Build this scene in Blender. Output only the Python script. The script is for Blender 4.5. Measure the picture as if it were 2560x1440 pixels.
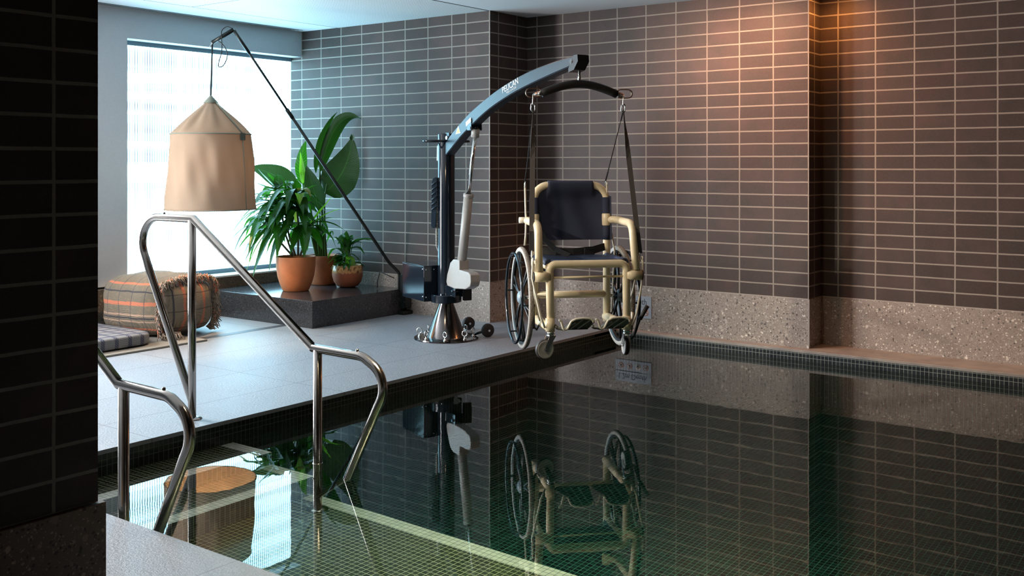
import bpy, bmesh, math, random
from mathutils import Vector, Matrix, noise as mnoise
PI = math.pi
for _o in list(bpy.data.objects): bpy.data.objects.remove(_o, do_unlink=True)
SC = bpy.context.scene
COL = SC.collection

# ---------------------------------------------------------------- camera
YAW = math.atan2(1950.0, 2594.0)
cam_d = bpy.data.cameras.new('camera'); cam = bpy.data.objects.new('camera', cam_d); COL.objects.link(cam)
cam.location = (0, 0, 1.2); cam.rotation_euler = (PI/2, 0, YAW)
cam_d.sensor_width = 36.0; cam_d.lens = 36.0*2594.0/2560.0; cam_d.shift_y = -308.0/2560.0
cam_d.clip_start = 0.05
SC.camera = cam
# ---------------------------------------------------------------- world, exposure
wd = bpy.data.worlds.new('world'); SC.world = wd; wd.use_nodes = True
wd.node_tree.nodes['Background'].inputs[0].default_value = (0.5, 0.7, 0.9, 1)
wd.node_tree.nodes['Background'].inputs[1].default_value = 0.3
SC.view_settings.view_transform = 'Standard'
try: SC.view_settings.look = 'None'
except Exception: pass
SC.view_settings.exposure = 0.18
SC.view_settings.gamma = 1.0
SC.view_settings.use_curve_mapping = False
# light levels
WIN1 = 11.0            # reeded window beside the plants
WIN2 = 60.0            # second window of the same wall
LEDGE_FILL = 60.0  # area light added over the submerged ledge
SPOT = 2.2            # warm ceiling downlights and added fill spots

CEIL = 2.374
WATER = -0.0915
# ================================================================ node helpers
class NB:
    def __init__(s, name):
        m = bpy.data.materials.new(name); m.use_nodes = True
        s.m = m; s.t = m.node_tree; s.bsdf = s.t.nodes['Principled BSDF']; s.out = s.t.nodes['Material Output']
    def new(s, typ, **kw):
        n = s.t.nodes.new(typ)
        for k, v in kw.items(): setattr(n, k, v)
        return n
    def link(s, a, b): s.t.links.new(a, b)
    def put(s, inp, v):
        if isinstance(v, bpy.types.NodeSocket): s.link(v, inp)
        else:
            if isinstance(v, (tuple, list)) and len(v) == 3 and inp.type == 'RGBA': v = (*v, 1)
            inp.default_value = v
    def math(s, op, a, b=0.0, c=0.0, clamp=False):
        n = s.new('ShaderNodeMath', operation=op, use_clamp=clamp)
        for i, v in enumerate((a, b, c)): s.put(n.inputs[i], v)
        return n.outputs[0]
    def mix(s, f, a, b, mode='MIX'):
        n = s.new('ShaderNodeMix', data_type='RGBA', blend_type=mode)
        s.put(n.inputs[0], f); s.put(n.inputs[6], a); s.put(n.inputs[7], b)
        return n.outputs[2]
    def pos(s):
        g = s.new('ShaderNodeNewGeometry'); x = s.new('ShaderNodeSeparateXYZ'); s.link(g.outputs['Position'], x.inputs[0])
        return g.outputs['Position'], x.outputs[0], x.outputs[1], x.outputs[2]
    def obj(s):
        g = s.new('ShaderNodeTexCoord'); x = s.new('ShaderNodeSeparateXYZ'); s.link(g.outputs['Object'], x.inputs[0])
        return g.outputs['Object'], x.outputs[0], x.outputs[1], x.outputs[2]
    def comb(s, x, y, z=0.0):
        n = s.new('ShaderNodeCombineXYZ')
        for i, v in enumerate((x, y, z)): s.put(n.inputs[i], v)
        return n.outputs[0]
    def noise(s, vec, scale, detail=2.0, rough=0.5):
        n = s.new('ShaderNodeTexNoise'); s.link(vec, n.inputs['Vector'])
        n.inputs['Scale'].default_value = scale; n.inputs['Detail'].default_value = detail; n.inputs['Roughness'].default_value = rough
        return n.outputs['Fac']
    def vor(s, vec, scale, feature='F1'):
        n = s.new('ShaderNodeTexVoronoi', feature=feature); s.link(vec, n.inputs['Vector']); n.inputs['Scale'].default_value = scale
        return n
    def ramp(s, f, stops):
        n = s.new('ShaderNodeValToRGB'); s.link(f, n.inputs[0]); cr = n.color_ramp
        while len(cr.elements) < len(stops): cr.elements.new(0.5)
        for e, (p, c) in zip(cr.elements, stops): e.position = p; e.color = (*c, 1) if len(c) == 3 else c
        return n.outputs[0]
    def remap(s, v, a, b, c, d):
        n = s.new('ShaderNodeMapRange'); s.put(n.inputs[0], v)
        for i, q in enumerate((a, b, c, d)): n.inputs[i+1].default_value = q
        return n.outputs[0]
    def bump(s, h, strength=0.3, dist=0.005, inp=None):
        n = s.new('ShaderNodeBump'); n.inputs['Strength'].default_value = strength; n.inputs['Distance'].default_value = dist
        s.link(h, n.inputs['Height']); s.link(n.outputs[0], inp or s.bsdf.inputs['Normal'])
    def set(s, **kw):
        for k, v in kw.items(): s.put(s.bsdf.inputs[k.replace('_', ' ')], v)
        return s

def plain(name, col, rough=0.5, metal=0.0, coat=0.0, var=0.0, scale=40.0, bump=0.0):
    n = NB(name); n.set(Roughness=rough, Metallic=metal)
    n.bsdf.inputs['Coat Weight'].default_value = coat
    if var > 0 or bump > 0:
        P = n.obj()[0]; f = n.noise(P, scale, 4, 0.6)
        k = n.remap(f, 0.3, 0.7, 1-var, 1+var)
        n.put(n.bsdf.inputs['Base Color'], n.mix(1.0, (*col, 1), n.comb(k, k, k), 'MULTIPLY'))
        if bump > 0: n.bump(f, bump, 0.003)
    else: n.put(n.bsdf.inputs['Base Color'], (*col, 1))
    return n.m

def wall_tile(name, axis, u0, v0, pu, pv, gap=0.0054, shift=None):
    """stacked wall tiles; axis = world axis running along the wall"""
    n = NB(name); P, X, Y, Z = n.pos(); A = X if axis == 'x' else Y
    u = n.math('SUBTRACT', A, u0)
    if shift: u = n.math('ADD', u, n.math('MULTIPLY', n.math('GREATER_THAN', A, shift[0]), shift[1]))
    u = n.math('ADD', u, pu*60); v = n.math('ADD', n.math('SUBTRACT', Z, v0), pv*10)
    b = n.new('ShaderNodeTexBrick'); b.offset = 0.0; b.squash = 1.0; b.offset_frequency = 1; b.squash_frequency = 1
    wob = n.math('MULTIPLY', n.math('SUBTRACT', n.noise(P, 9.0, 2), 0.5), 0.0035)
    n.link(n.comb(n.math('ADD', u, wob), n.math('ADD', v, wob)), b.inputs['Vector'])
    b.inputs['Scale'].default_value = 1.0; b.inputs['Brick Width'].default_value = pu; b.inputs['Row Height'].default_value = pv
    b.inputs['Mortar Size'].default_value = gap; b.inputs['Mortar Smooth'].default_value = 0.25; b.inputs['Bias'].default_value = 0.0
    b.inputs['Color1'].default_value = (0.066, 0.045, 0.041, 1); b.inputs['Color2'].default_value = (0.096, 0.066, 0.060, 1)
    f1 = n.noise(P, 5.5, 4, 0.6); f2 = n.noise(P, 130.0, 2, 0.7)
    tile = n.mix(n.remap(f1, 0.35, 0.7, 0.0, 1.0), b.outputs['Color'], (0.058, 0.050, 0.043, 1))
    tile = n.mix(n.remap(f2, 0.45, 0.75, 0.0, 0.35), tile, (0.11, 0.088, 0.08, 1))
    g = n.mix(f2, (0.26, 0.235, 0.20, 1), (0.35, 0.315, 0.27, 1))
    n.put(n.bsdf.inputs['Base Color'], n.mix(b.outputs['Fac'], tile, g))
    n.put(n.bsdf.inputs['Roughness'], n.remap(b.outputs['Fac'], 0, 1, 0.48, 0.85)); n.bsdf.inputs['Specular IOR Level'].default_value = 0.22
    h = n.math('ADD', n.math('MULTIPLY', b.outputs['Fac'], -1.0), n.math('MULTIPLY', f2, 0.12))
    h = n.math('ADD', h, n.math('MULTIPLY', f1, 0.5))
    n.bump(h, 0.45, 0.003)
    return n.m

def mosaic(name, axis, tile=(0.020, 0.028, 0.022), grout=(0.36, 0.36, 0.30), p=0.025, gap=0.0012, rough=0.22, tile2=None):
    n = NB(name); P, X, Y, Z = n.pos()
    u, v = {'x': (X, Z), 'y': (Y, Z), 'z': (X, Y)}[axis]
    b = n.new('ShaderNodeTexBrick'); b.offset = 0.0; b.squash = 1.0; b.offset_frequency = 1; b.squash_frequency = 1
    n.link(n.comb(n.math('ADD', u, 10.0), n.math('ADD', v, 10.0+0.018)), b.inputs['Vector'])
    b.inputs['Scale'].default_value = 1.0; b.inputs['Brick Width'].default_value = p; b.inputs['Row Height'].default_value = p
    b.inputs['Mortar Size'].default_value = gap; b.inputs['Mortar Smooth'].default_value = 0.1
    b.inputs['Color1'].default_value = (*tile, 1); b.inputs['Color2'].default_value = (*(tile2 or tuple(c*1.7 for c in tile)), 1)
    b.inputs['Mortar'].default_value = (*grout, 1)
    n.put(n.bsdf.inputs['Base Color'], b.outputs['Color'])
    n.put(n.bsdf.inputs['Roughness'], n.remap(b.outputs['Fac'], 0, 1, rough, 0.8))
    n.bump(n.math('MULTIPLY', b.outputs['Fac'], -1.0), 0.3, 0.001)
    return n.m

def terrazzo(name, base, light, dark, rough=0.45, s=1.0):
    n = NB(name); P, X, Y, Z = n.pos()
    wv = n.new('ShaderNodeVectorMath', operation='ADD'); n.link(P, wv.inputs[0])
    nn = n.new('ShaderNodeTexNoise'); n.link(P, nn.inputs['Vector']); nn.inputs['Scale'].default_value = 35*s
    sc = n.new('ShaderNodeVectorMath', operation='SCALE'); n.link(nn.outputs['Color'], sc.inputs[0]); sc.inputs[3].default_value = 0.016/s
    n.link(sc.outputs[0], wv.inputs[1]); W = wv.outputs[0]
    col = n.mix(n.noise(P, 90*s, 3, 0.7), tuple(c*0.75 for c in base), tuple(c*1.25 for c in base))
    for scale, th, c, keep in ((150*s, 0.30, light, 0.55), (62*s, 0.30, light, 0.62), (34*s, 0.24, light, 0.80), (44*s, 0.27, dark, 0.68), (90*s, 0.28, dark, 0.6), (27*s, 0.22, tuple(0.6*a+0.4*b for a, b in zip(base, light)), 0.75)):
        v = n.vor(W, scale); r = n.new('ShaderNodeSeparateColor'); n.link(v.outputs['Color'], r.inputs[0])
        m = n.math('MULTIPLY', n.math('LESS_THAN', v.outputs['Distance'], n.math('MULTIPLY_ADD', r.outputs[1], 0.2, th-0.1)), n.math('GREATER_THAN', r.outputs[0], keep))
        k = n.math('MULTIPLY_ADD', r.outputs[2], 0.6, 0.5)
        col = n.mix(n.math('MULTIPLY', m, 0.85), col, n.mix(1.0, c, n.comb(k, k, k), 'MULTIPLY'))
    n.put(n.bsdf.inputs['Base Color'], col); n.set(Roughness=rough)
    n.bump(n.noise(P, 200*s, 2), 0.08, 0.001)
    return n.m

# ---------------------------------------------------------------- materials
M = {}
M['tile_left'] = wall_tile('tiles on the short wall', 'x', -6.4965, 0.303, 0.2475, 0.0867, shift=(-5.2, 0.103))
M['tile_right'] = wall_tile('tiles on the pool wall', 'x', -4.785, 0.305, 0.2463, 0.0866)
M['tile_recess'] = wall_tile('tiles on the recessed wall', 'x', -2.445, 0.305, 0.2485, 0.0866)
M['tile_return'] = wall_tile('tiles on the returns', 'y', 6.319, 0.304, 0.238, 0.0866)
M['tile_pillar'] = wall_tile('tiles on the near pillar', 'y', 1.422, 0.303, 0.248, 0.0853)
M['tile_room'] = wall_tile('tiles on other walls', 'y', 0.0, 0.305, 0.2475, 0.0866)
M['terrazzo'] = terrazzo('terrazzo skirting', (0.31, 0.26, 0.22), (0.78, 0.72, 0.63), (0.11, 0.095, 0.085))
M['terrazzo_edge'] = plain('skirting edge', (0.34, 0.30, 0.26), 0.6, var=0.15)
M['terrazzo_dark'] = terrazzo('dark terrazzo skirting', (0.085, 0.070, 0.058), (0.22, 0.18, 0.13), (0.035, 0.03, 0.028))
M['grout'] = plain('grout', (0.42, 0.38, 0.33), 0.8)

def deck_mat():
    n = NB('stone deck tiles'); P, X, Y, Z = n.pos()
    f = n.noise(P, 60, 5, 0.7); f2 = n.noise(P, 2.2, 3, 0.6); f3 = n.noise(P, 320, 2, 0.7)
    col = n.mix(f, (0.18, 0.20, 0.23, 1), (0.36, 0.40, 0.44, 1))
    col = n.mix(n.remap(f3, 0.55, 0.8, 0, 0.6), col, (0.42, 0.39, 0.35, 1))
    v = n.vor(P, 110); r = n.new('ShaderNodeSeparateColor'); n.link(v.outputs['Color'], r.inputs[0])
    m = n.math('MULTIPLY', n.math('LESS_THAN', v.outputs['Distance'], 0.3), n.math('GREATER_THAN', r.outputs[0], 0.85))
    def line(c, at, w=0.0026): return n.math('LESS_THAN', n.math('ABSOLUTE', n.math('SUBTRACT', c, at)), w)
    j = line(X, -4.378)
    for a in (-4.865, -5.45, -6.62): j = n.math('MAXIMUM', j, line(X, a))
    for a in (-1.95, -0.79, 0.37, 1.53, 2.69, 3.85, 5.005, 6.16): j = n.math('MAXIMUM', j, line(Y, a))
    jx = n.math('MULTIPLY', n.math('GREATER_THAN', X, -3.9), line(n.math('FRACT', n.math('DIVIDE', n.math('ADD', X, 2.557+11.6+0.58), 1.16)), 0.5, 0.0011))
    j = n.math('MAXIMUM', j, jx)
    col = n.mix(n.math('MULTIPLY', j, 0.8), col, (0.06, 0.05, 0.045, 1))
    n.put(n.bsdf.inputs['Base Color'], col)
    n.put(n.bsdf.inputs['Roughness'], n.remap(f2, 0.3, 0.7, 0.33, 0.45))
    n.bsdf.inputs['Specular IOR Level'].default_value = 0.85
    n.bump(n.math('ADD', n.math('MULTIPLY', n.noise(P, 75, 5, 0.75), 1.8), n.math('MULTIPLY', j, -1.0)), 0.8, 0.004)
    return n.m
M['deck'] = deck_mat()
M['curb'] = plain('pale stone coping', (0.33, 0.29, 0.25), 0.5, var=0.2, scale=8, bump=0.15)
M['mos_x'] = mosaic('dark mosaic facing the room', 'x', (0.025, 0.028, 0.032), (0.40, 0.40, 0.37)); M['mos_y'] = mosaic('dark mosaic on the deck side', 'y'); M['mos_z'] = mosaic('dark mosaic treads', 'z', (0.018, 0.024, 0.012), (0.50, 0.46, 0.28)); M['mos_floor'] = mosaic('dark mosaic floor', 'z', (0.005, 0.016, 0.014), (0.08, 0.19, 0.14)); M['mos_xp'] = mosaic('dark mosaic pool wall', 'x', (0.020, 0.024, 0.026), (0.30, 0.33, 0.28)); M['mos_yp'] = mosaic('dark mosaic deck side wall', 'y', (0.008, 0.012, 0.009), (0.10, 0.12, 0.09))
M['nose'] = mosaic('white mosaic nosing', 'z', (0.62, 0.60, 0.50), (0.10, 0.11, 0.09), rough=0.3, tile2=(0.75, 0.72, 0.60))
M['white'] = plain('white painted plaster', (0.50, 0.53, 0.56), 0.75, var=0.03, scale=60)
M['ceil'] = plain('white ceiling paint', (0.66, 0.68, 0.69), 0.8)
def perf():
    n = NB('perforated ceiling panel'); P, X, Y, Z = n.pos()
    a = n.math('ABSOLUTE', n.math('SUBTRACT', n.math('FRACT', n.math('MULTIPLY', X, 62.0)), 0.5))
    c = n.math('ABSOLUTE', n.math('SUBTRACT', n.math('FRACT', n.math('MULTIPLY', Y, 62.0)), 0.5))
    d = n.math('SQRT', n.math('ADD', n.math('MULTIPLY', a, a), n.math('MULTIPLY', c, c)))
    n.put(n.bsdf.inputs['Base Color'], n.mix(n.remap(d, 0.24, 0.30, 1, 0), (0.74, 0.75, 0.74, 1), (0.16, 0.19, 0.21, 1)))
    n.set(Roughness=0.55)
    return n.m
M['perf'] = perf()
M['black_gap'] = plain('dark joint', (0.012, 0.014, 0.016), 0.7)
M['frame_grey'] = plain('grey window frame', (0.12, 0.17, 0.20), 0.5)
M['sill'] = plain('white sill', (0.75, 0.78, 0.80), 0.4)

def reeded(name, strength, tint=(1, 1, 1, 1)):
    """reeded daylight glass: what is seen is the blurred bright street behind it"""
    n = NB(name); P, X, Y, Z = n.pos()
    rib = n.math('ABSOLUTE', n.math('SUBTRACT', n.math('FRACT', n.math('MULTIPLY', Y, 46.0)), 0.5))       # 0 centre .. .5 edge
    dark = n.remap(rib, 0.33, 0.46, 0.0, 1.0)
    # blurred bands of the scene outside, only along z and slowly along y
    v = n.comb(0.0, n.math('MULTIPLY', Y, 0.12), n.math('MULTIPLY', Z, 3.2)); f = n.noise(v, 2.4, 3, 0.55)
    band = n.remap(f, 0.42, 0.62, 0.0, 1.0)
    upper = n.remap(Z, 0.9, 1.25, 0.25, 1.0)
    b2 = n.math('MULTIPLY', band, upper)
    leftness = n.remap(Y, 4.6, 6.2, 1.0, 0.5)
    amt = n.math('MULTIPLY', n.math('MULTIPLY_ADD', b2, 0.75, 0.48), leftness)
    k = n.math('EXPONENT', n.math('MULTIPLY', n.math('MULTIPLY', dark, amt), -4.2))
    col = n.mix(1.0, n.mix(b2, (0.40, 0.78, 1.0, 1), (0.35, 0.68, 0.87, 1)), n.comb(k, k, k), 'MULTIPLY')
    e = n.new('ShaderNodeEmission'); n.link(n.mix(1.0, col, tint, 'MULTIPLY'), e.inputs[0]); e.inputs[1].default_value = strength
    gl = n.new('ShaderNodeBsdfGlossy'); gl.inputs['Roughness'].default_value = 0.25; gl.inputs[0].default_value = (0.05, 0.05, 0.05, 1)
    ad = n.new('ShaderNodeAddShader'); n.link(e.outputs[0], ad.inputs[0]); n.link(gl.outputs[0], ad.inputs[1])
    n.link(ad.outputs[0], n.out.inputs['Surface'])
    return n.m
M['glass1'] = reeded('reeded daylight glass', WIN1)
M['glass2'] = reeded('reeded daylight glass far', WIN2, (2.3, 1.18, 0.95, 1))

def water():
    n = NB('still pool water'); P = n.pos()[0]
    g = n.new('ShaderNodeBsdfGlass'); g.inputs['IOR'].default_value = 1.333; g.inputs['Roughness'].default_value = 0.0
    g.inputs['Color'].default_value = (1, 1, 1, 1)
    n.link(g.outputs[0], n.out.inputs['Surface'])
    b = n.new('ShaderNodeBump'); b.inputs['Strength'].default_value = 0.06; b.inputs['Distance'].default_value = 0.004
    n.link(n.noise(P, 5.0, 2, 0.5), b.inputs['Height']); n.link(b.outputs[0], g.inputs['Normal'])
    a = n.new('ShaderNodeVolumeAbsorption'); a.inputs['Color'].default_value = (0.45, 0.86, 0.80, 1); a.inputs['Density'].default_value = 0.75
    n.link(a.outputs[0], n.out.inputs['Volume'])
    return n.m
M['water'] = water()

def brushed(name, col, rough):
    n = NB(name); O = n.obj()[0]; n.set(Metallic=1.0)
    f = n.noise(O, 260, 2); n.put(n.bsdf.inputs['Roughness'], n.remap(f, 0.3, 0.7, rough*0.8, rough*1.3)); n.put(n.bsdf.inputs['Base Color'], (*col, 1))
    return n.m
M['steel'] = brushed('brushed stainless steel', (0.40, 0.375, 0.345), 0.17)
M['chrome'] = plain('bright chrome', (0.80, 0.80, 0.78), 0.12, 1.0)
M['dark_steel'] = plain('polished dark steel', (0.13, 0.125, 0.125), 0.16, 1.0)
M['powder'] = plain('blue black gloss paint', (0.008, 0.013, 0.020), 0.09, 0.0, 0.0)
M['boom_blue'] = plain('slate blue gloss paint', (0.010, 0.020, 0.031), 0.34, 0.0, 0.0, var=0.15, scale=6)
M['black'] = plain('black plastic', (0.012, 0.012, 0.014), 0.35)
M['rubber'] = plain('black rubber', (0.02, 0.019, 0.02), 0.6)
M['offwhite'] = plain('off white plastic', (0.38, 0.365, 0.335), 0.4, var=0.04)
M['coil'] = plain('pale coiled cable', (0.45, 0.43, 0.38), 0.5)
M['pouch'] = plain('navy vinyl pouch', (0.02, 0.04, 0.065), 0.35)
M['cream'] = plain('cream pvc tube', (0.86, 0.72, 0.48), 0.30, var=0.06, scale=14)
M['cream_light'] = plain('pale cream coated rod', (0.74, 0.68, 0.55), 0.35)
M['navy'] = plain('navy mesh fabric', (0.026, 0.034, 0.068), 0.75, var=0.25, scale=400, bump=0.3)
M['navy_light'] = plain('navy seat fabric', (0.035, 0.055, 0.11), 0.6, var=0.2, scale=300)
M['web'] = plain('grey black webbing', (0.085, 0.074, 0.068), 0.7, var=0.2, scale=500)
M['web_black'] = plain('black webbing', (0.010, 0.010, 0.012), 0.6)
M['tyre_side'] = plain('grey tyre', (0.42, 0.41, 0.38), 0.6)
M['tyre_tread'] = plain('worn grey tread', (0.22, 0.19, 0.16), 0.75, var=0.5, scale=120, bump=0.4)
M['caster_grey'] = plain('pale grey caster wheel', (0.62, 0.60, 0.58), 0.4)
M['caster_tread'] = plain('dark caster tread', (0.035, 0.03, 0.03), 0.5)
M['hub'] = plain('blue grey hub', (0.22, 0.30, 0.36), 0.3)
M['olive'] = plain('dark ribbed underside', (0.09, 0.09, 0.066), 0.55)
M['olive_rib'] = plain('pale plate rib', (0.42, 0.41, 0.34), 0.5)
M['copper'] = plain('copper toned steel', (0.70, 0.40, 0.26), 0.30, 1.0)
M['foam'] = plain('black foam sleeve', (0.014, 0.012, 0.011), 0.55)
M['granite'] = terrazzo('dark granite', (0.038, 0.038, 0.042), (0.13, 0.135, 0.14), (0.012, 0.012, 0.014), 0.12, 2.2)
M['terracotta'] = plain('smooth terracotta', (0.56, 0.19, 0.07), 0.7, var=0.12, scale=9)
M['terracotta_dark'] = plain('darker terracotta', (0.38, 0.11, 0.04), 0.7, var=0.2, scale=9)
M['soil'] = plain('potting soil', (0.05, 0.035, 0.022), 0.9, var=0.5, scale=60, bump=1.0)
M['coir'] = plain('coir mulch', (0.16, 0.095, 0.045), 0.9, var=0.5, scale=60, bump=1.0)
def glazed():
    n = NB('terracotta with dripping glaze'); P, X, Y, Z = n.obj()
    a = n.new('ShaderNodeMath', operation='ARCTAN2'); n.link(Y, a.inputs[0]); n.link(X, a.inputs[1])
    f = n.noise(n.comb(n.math('MULTIPLY', a.outputs[0], 1.0), 0.0, 0.0), 5.0, 4, 0.7)
    edge = n.math('MULTIPLY_ADD', f, 0.07, 0.085)
    up = n.math('GREATER_THAN', Z, edge)
    f2 = n.noise(P, 22, 4, 0.6)
    glaze = n.ramp(f2, [(0.35, (0.50, 0.22, 0.07)), (0.5, (0.72, 0.40, 0.16)), (0.62, (0.22, 0.08, 0.03))])
    n.put(n.bsdf.inputs['Base Color'], n.mix(up, (0.36, 0.11, 0.05, 1), glaze))
    n.put(n.bsdf.inputs['Roughness'], n.remap(up, 0, 1, 0.6, 0.22))
    return n.m
M['glazed'] = glazed()
def leafmat(name, c1, c2, trans=0.35, rough=0.28, vein=90.0):
    n = NB(name)
    uv = n.new('ShaderNodeUVMap'); s = n.new('ShaderNodeSeparateXYZ'); n.link(uv.outputs[0], s.inputs[0])
    U, V = s.outputs[0], s.outputs[1]
    mid = n.math('ABSOLUTE', n.math('SUBTRACT', V, 0.5))
    st = n.math('SINE', n.math('MULTIPLY', n.math('ADD', U, n.math('MULTIPLY', mid, -0.25)), vein))
    col = n.mix(n.remap(st, -1, 1, 0, 1), (*c1, 1), (*c2, 1))
    col = n.mix(n.remap(mid, 0.0, 0.03, 0.7, 0.0), col, tuple(min(1, c*2.2) for c in c2))
    n.set(Roughness=rough); n.put(n.bsdf.inputs['Base Color'], col)
    tr = n.new('ShaderNodeBsdfTranslucent'); n.link(n.mix(1.0, col, (1.6, 2.2, 0.7, 1), 'MULTIPLY'), tr.inputs[0])
    ms = n.new('ShaderNodeMixShader'); ms.inputs[0].default_value = trans
    n.link(n.bsdf.outputs[0], ms.inputs[1]); n.link(tr.outputs[0], ms.inputs[2]); n.link(ms.outputs[0], n.out.inputs['Surface'])
    n.bump(st, 0.12, 0.002)
    return n.m
M['leaf'] = leafmat('glossy green leaf', (0.014, 0.058, 0.007), (0.026, 0.098, 0.010), 0.45)
M['leaf_lime'] = leafmat('yellow green leaf', (0.16, 0.30, 0.03), (0.25, 0.42, 0.06), 0.45)
M['leaf_big'] = leafmat('broad deep green leaf', (0.010, 0.036, 0.005), (0.019, 0.056, 0.008), 0.16, 0.4, 240.0)
M['leaf_brown'] = leafmat('yellowing leaf', (0.30, 0.20, 0.05), (0.12, 0.14, 0.03), 0.35)
M['stem'] = plain('green stem', (0.05, 0.11, 0.02), 0.5)
M['cane'] = plain('woody cane', (0.16, 0.13, 0.07), 0.8)
def cloth(name, c, trans, warm):
    n = NB(name); P = n.obj()[0]
    f = n.noise(P, 500, 2); f2 = n.noise(P, 4, 3)
    col = n.mix(f, tuple(x*0.88 for x in c), c); col = n.mix(n.remap(f2, 0.35, 0.7, 0, 0.35), col, tuple(x*0.8 for x in c))
    d = n.new('ShaderNodeBsdfDiffuse'); n.link(col, d.inputs[0]); t = n.new('ShaderNodeBsdfTranslucent'); n.link(n.mix(1.0, col, warm, 'MULTIPLY'), t.inputs[0])
    ms = n.new('ShaderNodeMixShader'); ms.inputs[0].default_value = trans
    n.link(d.outputs[0], ms.inputs[1]); n.link(t.outputs[0], ms.inputs[2]); n.link(ms.outputs[0], n.out.inputs['Surface'])
    bp = n.new('ShaderNodeBump'); bp.inputs['Strength'].default_value = 0.2; bp.inputs['Distance'].default_value = 0.001
    n.link(f, bp.inputs['Height']); n.link(bp.outputs[0], d.inputs['Normal'])
    return n.m
M['shade'] = cloth('beige canvas shade', (0.36, 0.275, 0.20), 0.035, (1.0, 0.80, 0.56, 1))
M['shade_trim'] = plain('grey green canvas trim', (0.22, 0.24, 0.19), 0.85)
def warm_bulb():
    n = NB('warm bulb'); n.set(Base_Color=(1, 0.8, 0.5)); n.bsdf.inputs['Emission Color'].default_value = (1, 0.55, 0.22, 1); n.bsdf.inputs['Emission Strength'].default_value = 12
    return n.m
M['bulb'] = warm_bulb()
M['lamp_metal'] = plain('dark bronze lamp metal', (0.025, 0.028, 0.026), 0.35, 0.6)
M['cord'] = plain('black cord', (0.015, 0.018, 0.018), 0.5)

def plaid(name, base, s1, s2, stripes, lines):
    """woven plaid. stripes: (axis 0/1, centre, half width, colour) in object space"""
    n = NB(name); P, X, Y, Z = n.obj()
    w1 = n.math('SINE', n.math('MULTIPLY', n.math('ADD', X, Y), 560.0)); w2 = n.math('SINE', n.math('MULTIPLY', n.math('SUBTRACT', n.math('ADD', Z, Y), X), 560.0))
    weave = n.math('MULTIPLY', w1, w2); f = n.noise(P, 45, 3, 0.7)
    col = n.mix(n.remap(weave, -1, 1, 0, 1), s1, base); col = n.mix(n.remap(f, 0.5, 0.75, 0, 0.6), col, s2)
    wob = n.math('MULTIPLY', n.math('SUBTRACT', n.noise(P, 14, 2), 0.5), 0.012)
    for ax, at, hw, c in stripes:
        q = n.math('ADD', (X, Y, Z)[ax], wob)
        m = n.math('LESS_THAN', n.math('ABSOLUTE', n.math('SUBTRACT', q, at)), hw)
        col = n.mix(n.math('MULTIPLY', m, 0.85), col, n.mix(n.remap(weave, -1, 1, 0, 1), tuple(a*0.7 for a in c), c))
    for ax, pitch, hw, c in lines:
        q = n.math('ADD', (X, Y, Z)[ax], wob)
        m = n.math('LESS_THAN', n.math('ABSOLUTE', n.math('SUBTRACT', n.math('FRACT', n.math('DIVIDE', n.math('ADD', q, 10), pitch)), 0.5)), hw/pitch)
        m = n.math('MULTIPLY', m, n.math('GREATER_THAN', n.math('SINE', n.math('MULTIPLY', n.math('ADD', n.math('ADD', X, Y), Z), 420.0)), -0.85))
        col = n.mix(n.math('MULTIPLY', m, 0.8), col, c)
    n.put(n.bsdf.inputs['Base Color'], col); n.set(Roughness=0.9)
    n.bump(n.math('ADD', weave, n.math('MULTIPLY', f, 1.5)), 0.6, 0.003)
    return n.m
OR = (0.62, 0.18, 0.09); DK = (0.035, 0.035, 0.05)
M['plaid'] = plaid('woven plaid of the pouf', (0.20, 0.165, 0.115), (0.10, 0.085, 0.06), (0.28, 0.17, 0.10),
    [(2, 0.235, 0.013, OR), (2, 0.06, 0.007, OR), (2, 0.135, 0.0055, DK), (2, 0.315, 0.005, DK), (2, 0.157, 0.006, (0.50, 0.32, 0.22)), (2, 0.112, 0.005, (0.50, 0.32, 0.22)), (2, 0.365, 0.006, OR)],
    [(0, 0.115, 0.0035, (0.05, 0.05, 0.06))])
M['plaid_end'] = plaid('woven plaid of the pouf end', (0.27, 0.22, 0.15), (0.13, 0.105, 0.075), (0.25, 0.17, 0.11),
    [(1, -0.09, 0.012, OR), (1, 0.085, 0.012, OR), (1, 0.175, 0.006, DK), (1, -0.175, 0.006, DK)], [(2, 0.115, 0.004, (0.05, 0.04, 0.04))])
M['plaid_mat'] = plaid('checked weave of the floor cushion', (0.26, 0.265, 0.27), (0.14, 0.135, 0.125), (0.22, 0.165, 0.12), [],
    [(0, 0.095, 0.014, (0.02, 0.025, 0.07)), (1, 0.095, 0.014, (0.02, 0.025, 0.07))])
M['fringe'] = plain('frayed yarn', (0.27, 0.21, 0.16), 0.95, var=0.7, scale=60)
M['yarn_orange'] = plain('orange yarn', (0.55, 0.16, 0.08), 0.95)
M['rug'] = plaid('braided rug', (0.40, 0.38, 0.33), (0.22, 0.20, 0.17), (0.30, 0.25, 0.18), [], [])
M['sign'] = plain('grey blue sign enamel', (0.36, 0.42, 0.48), 0.35)
M['sign_text'] = plain('dark sign lettering', (0.03, 0.035, 0.05), 0.5)
M['sign_white'] = plain('white sign disc', (0.75, 0.74, 0.72), 0.4)
M['sign_red'] = plain('red ring', (0.45, 0.10, 0.08), 0.4)
M['label_white'] = plain('white lettering', (0.75, 0.80, 0.82), 0.5)
M['yellow'] = plain('warning yellow', (0.45, 0.50, 0.10), 0.5)
M['fitting'] = plain('downlight trim', (0.5, 0.5, 0.5), 0.4)

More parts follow.
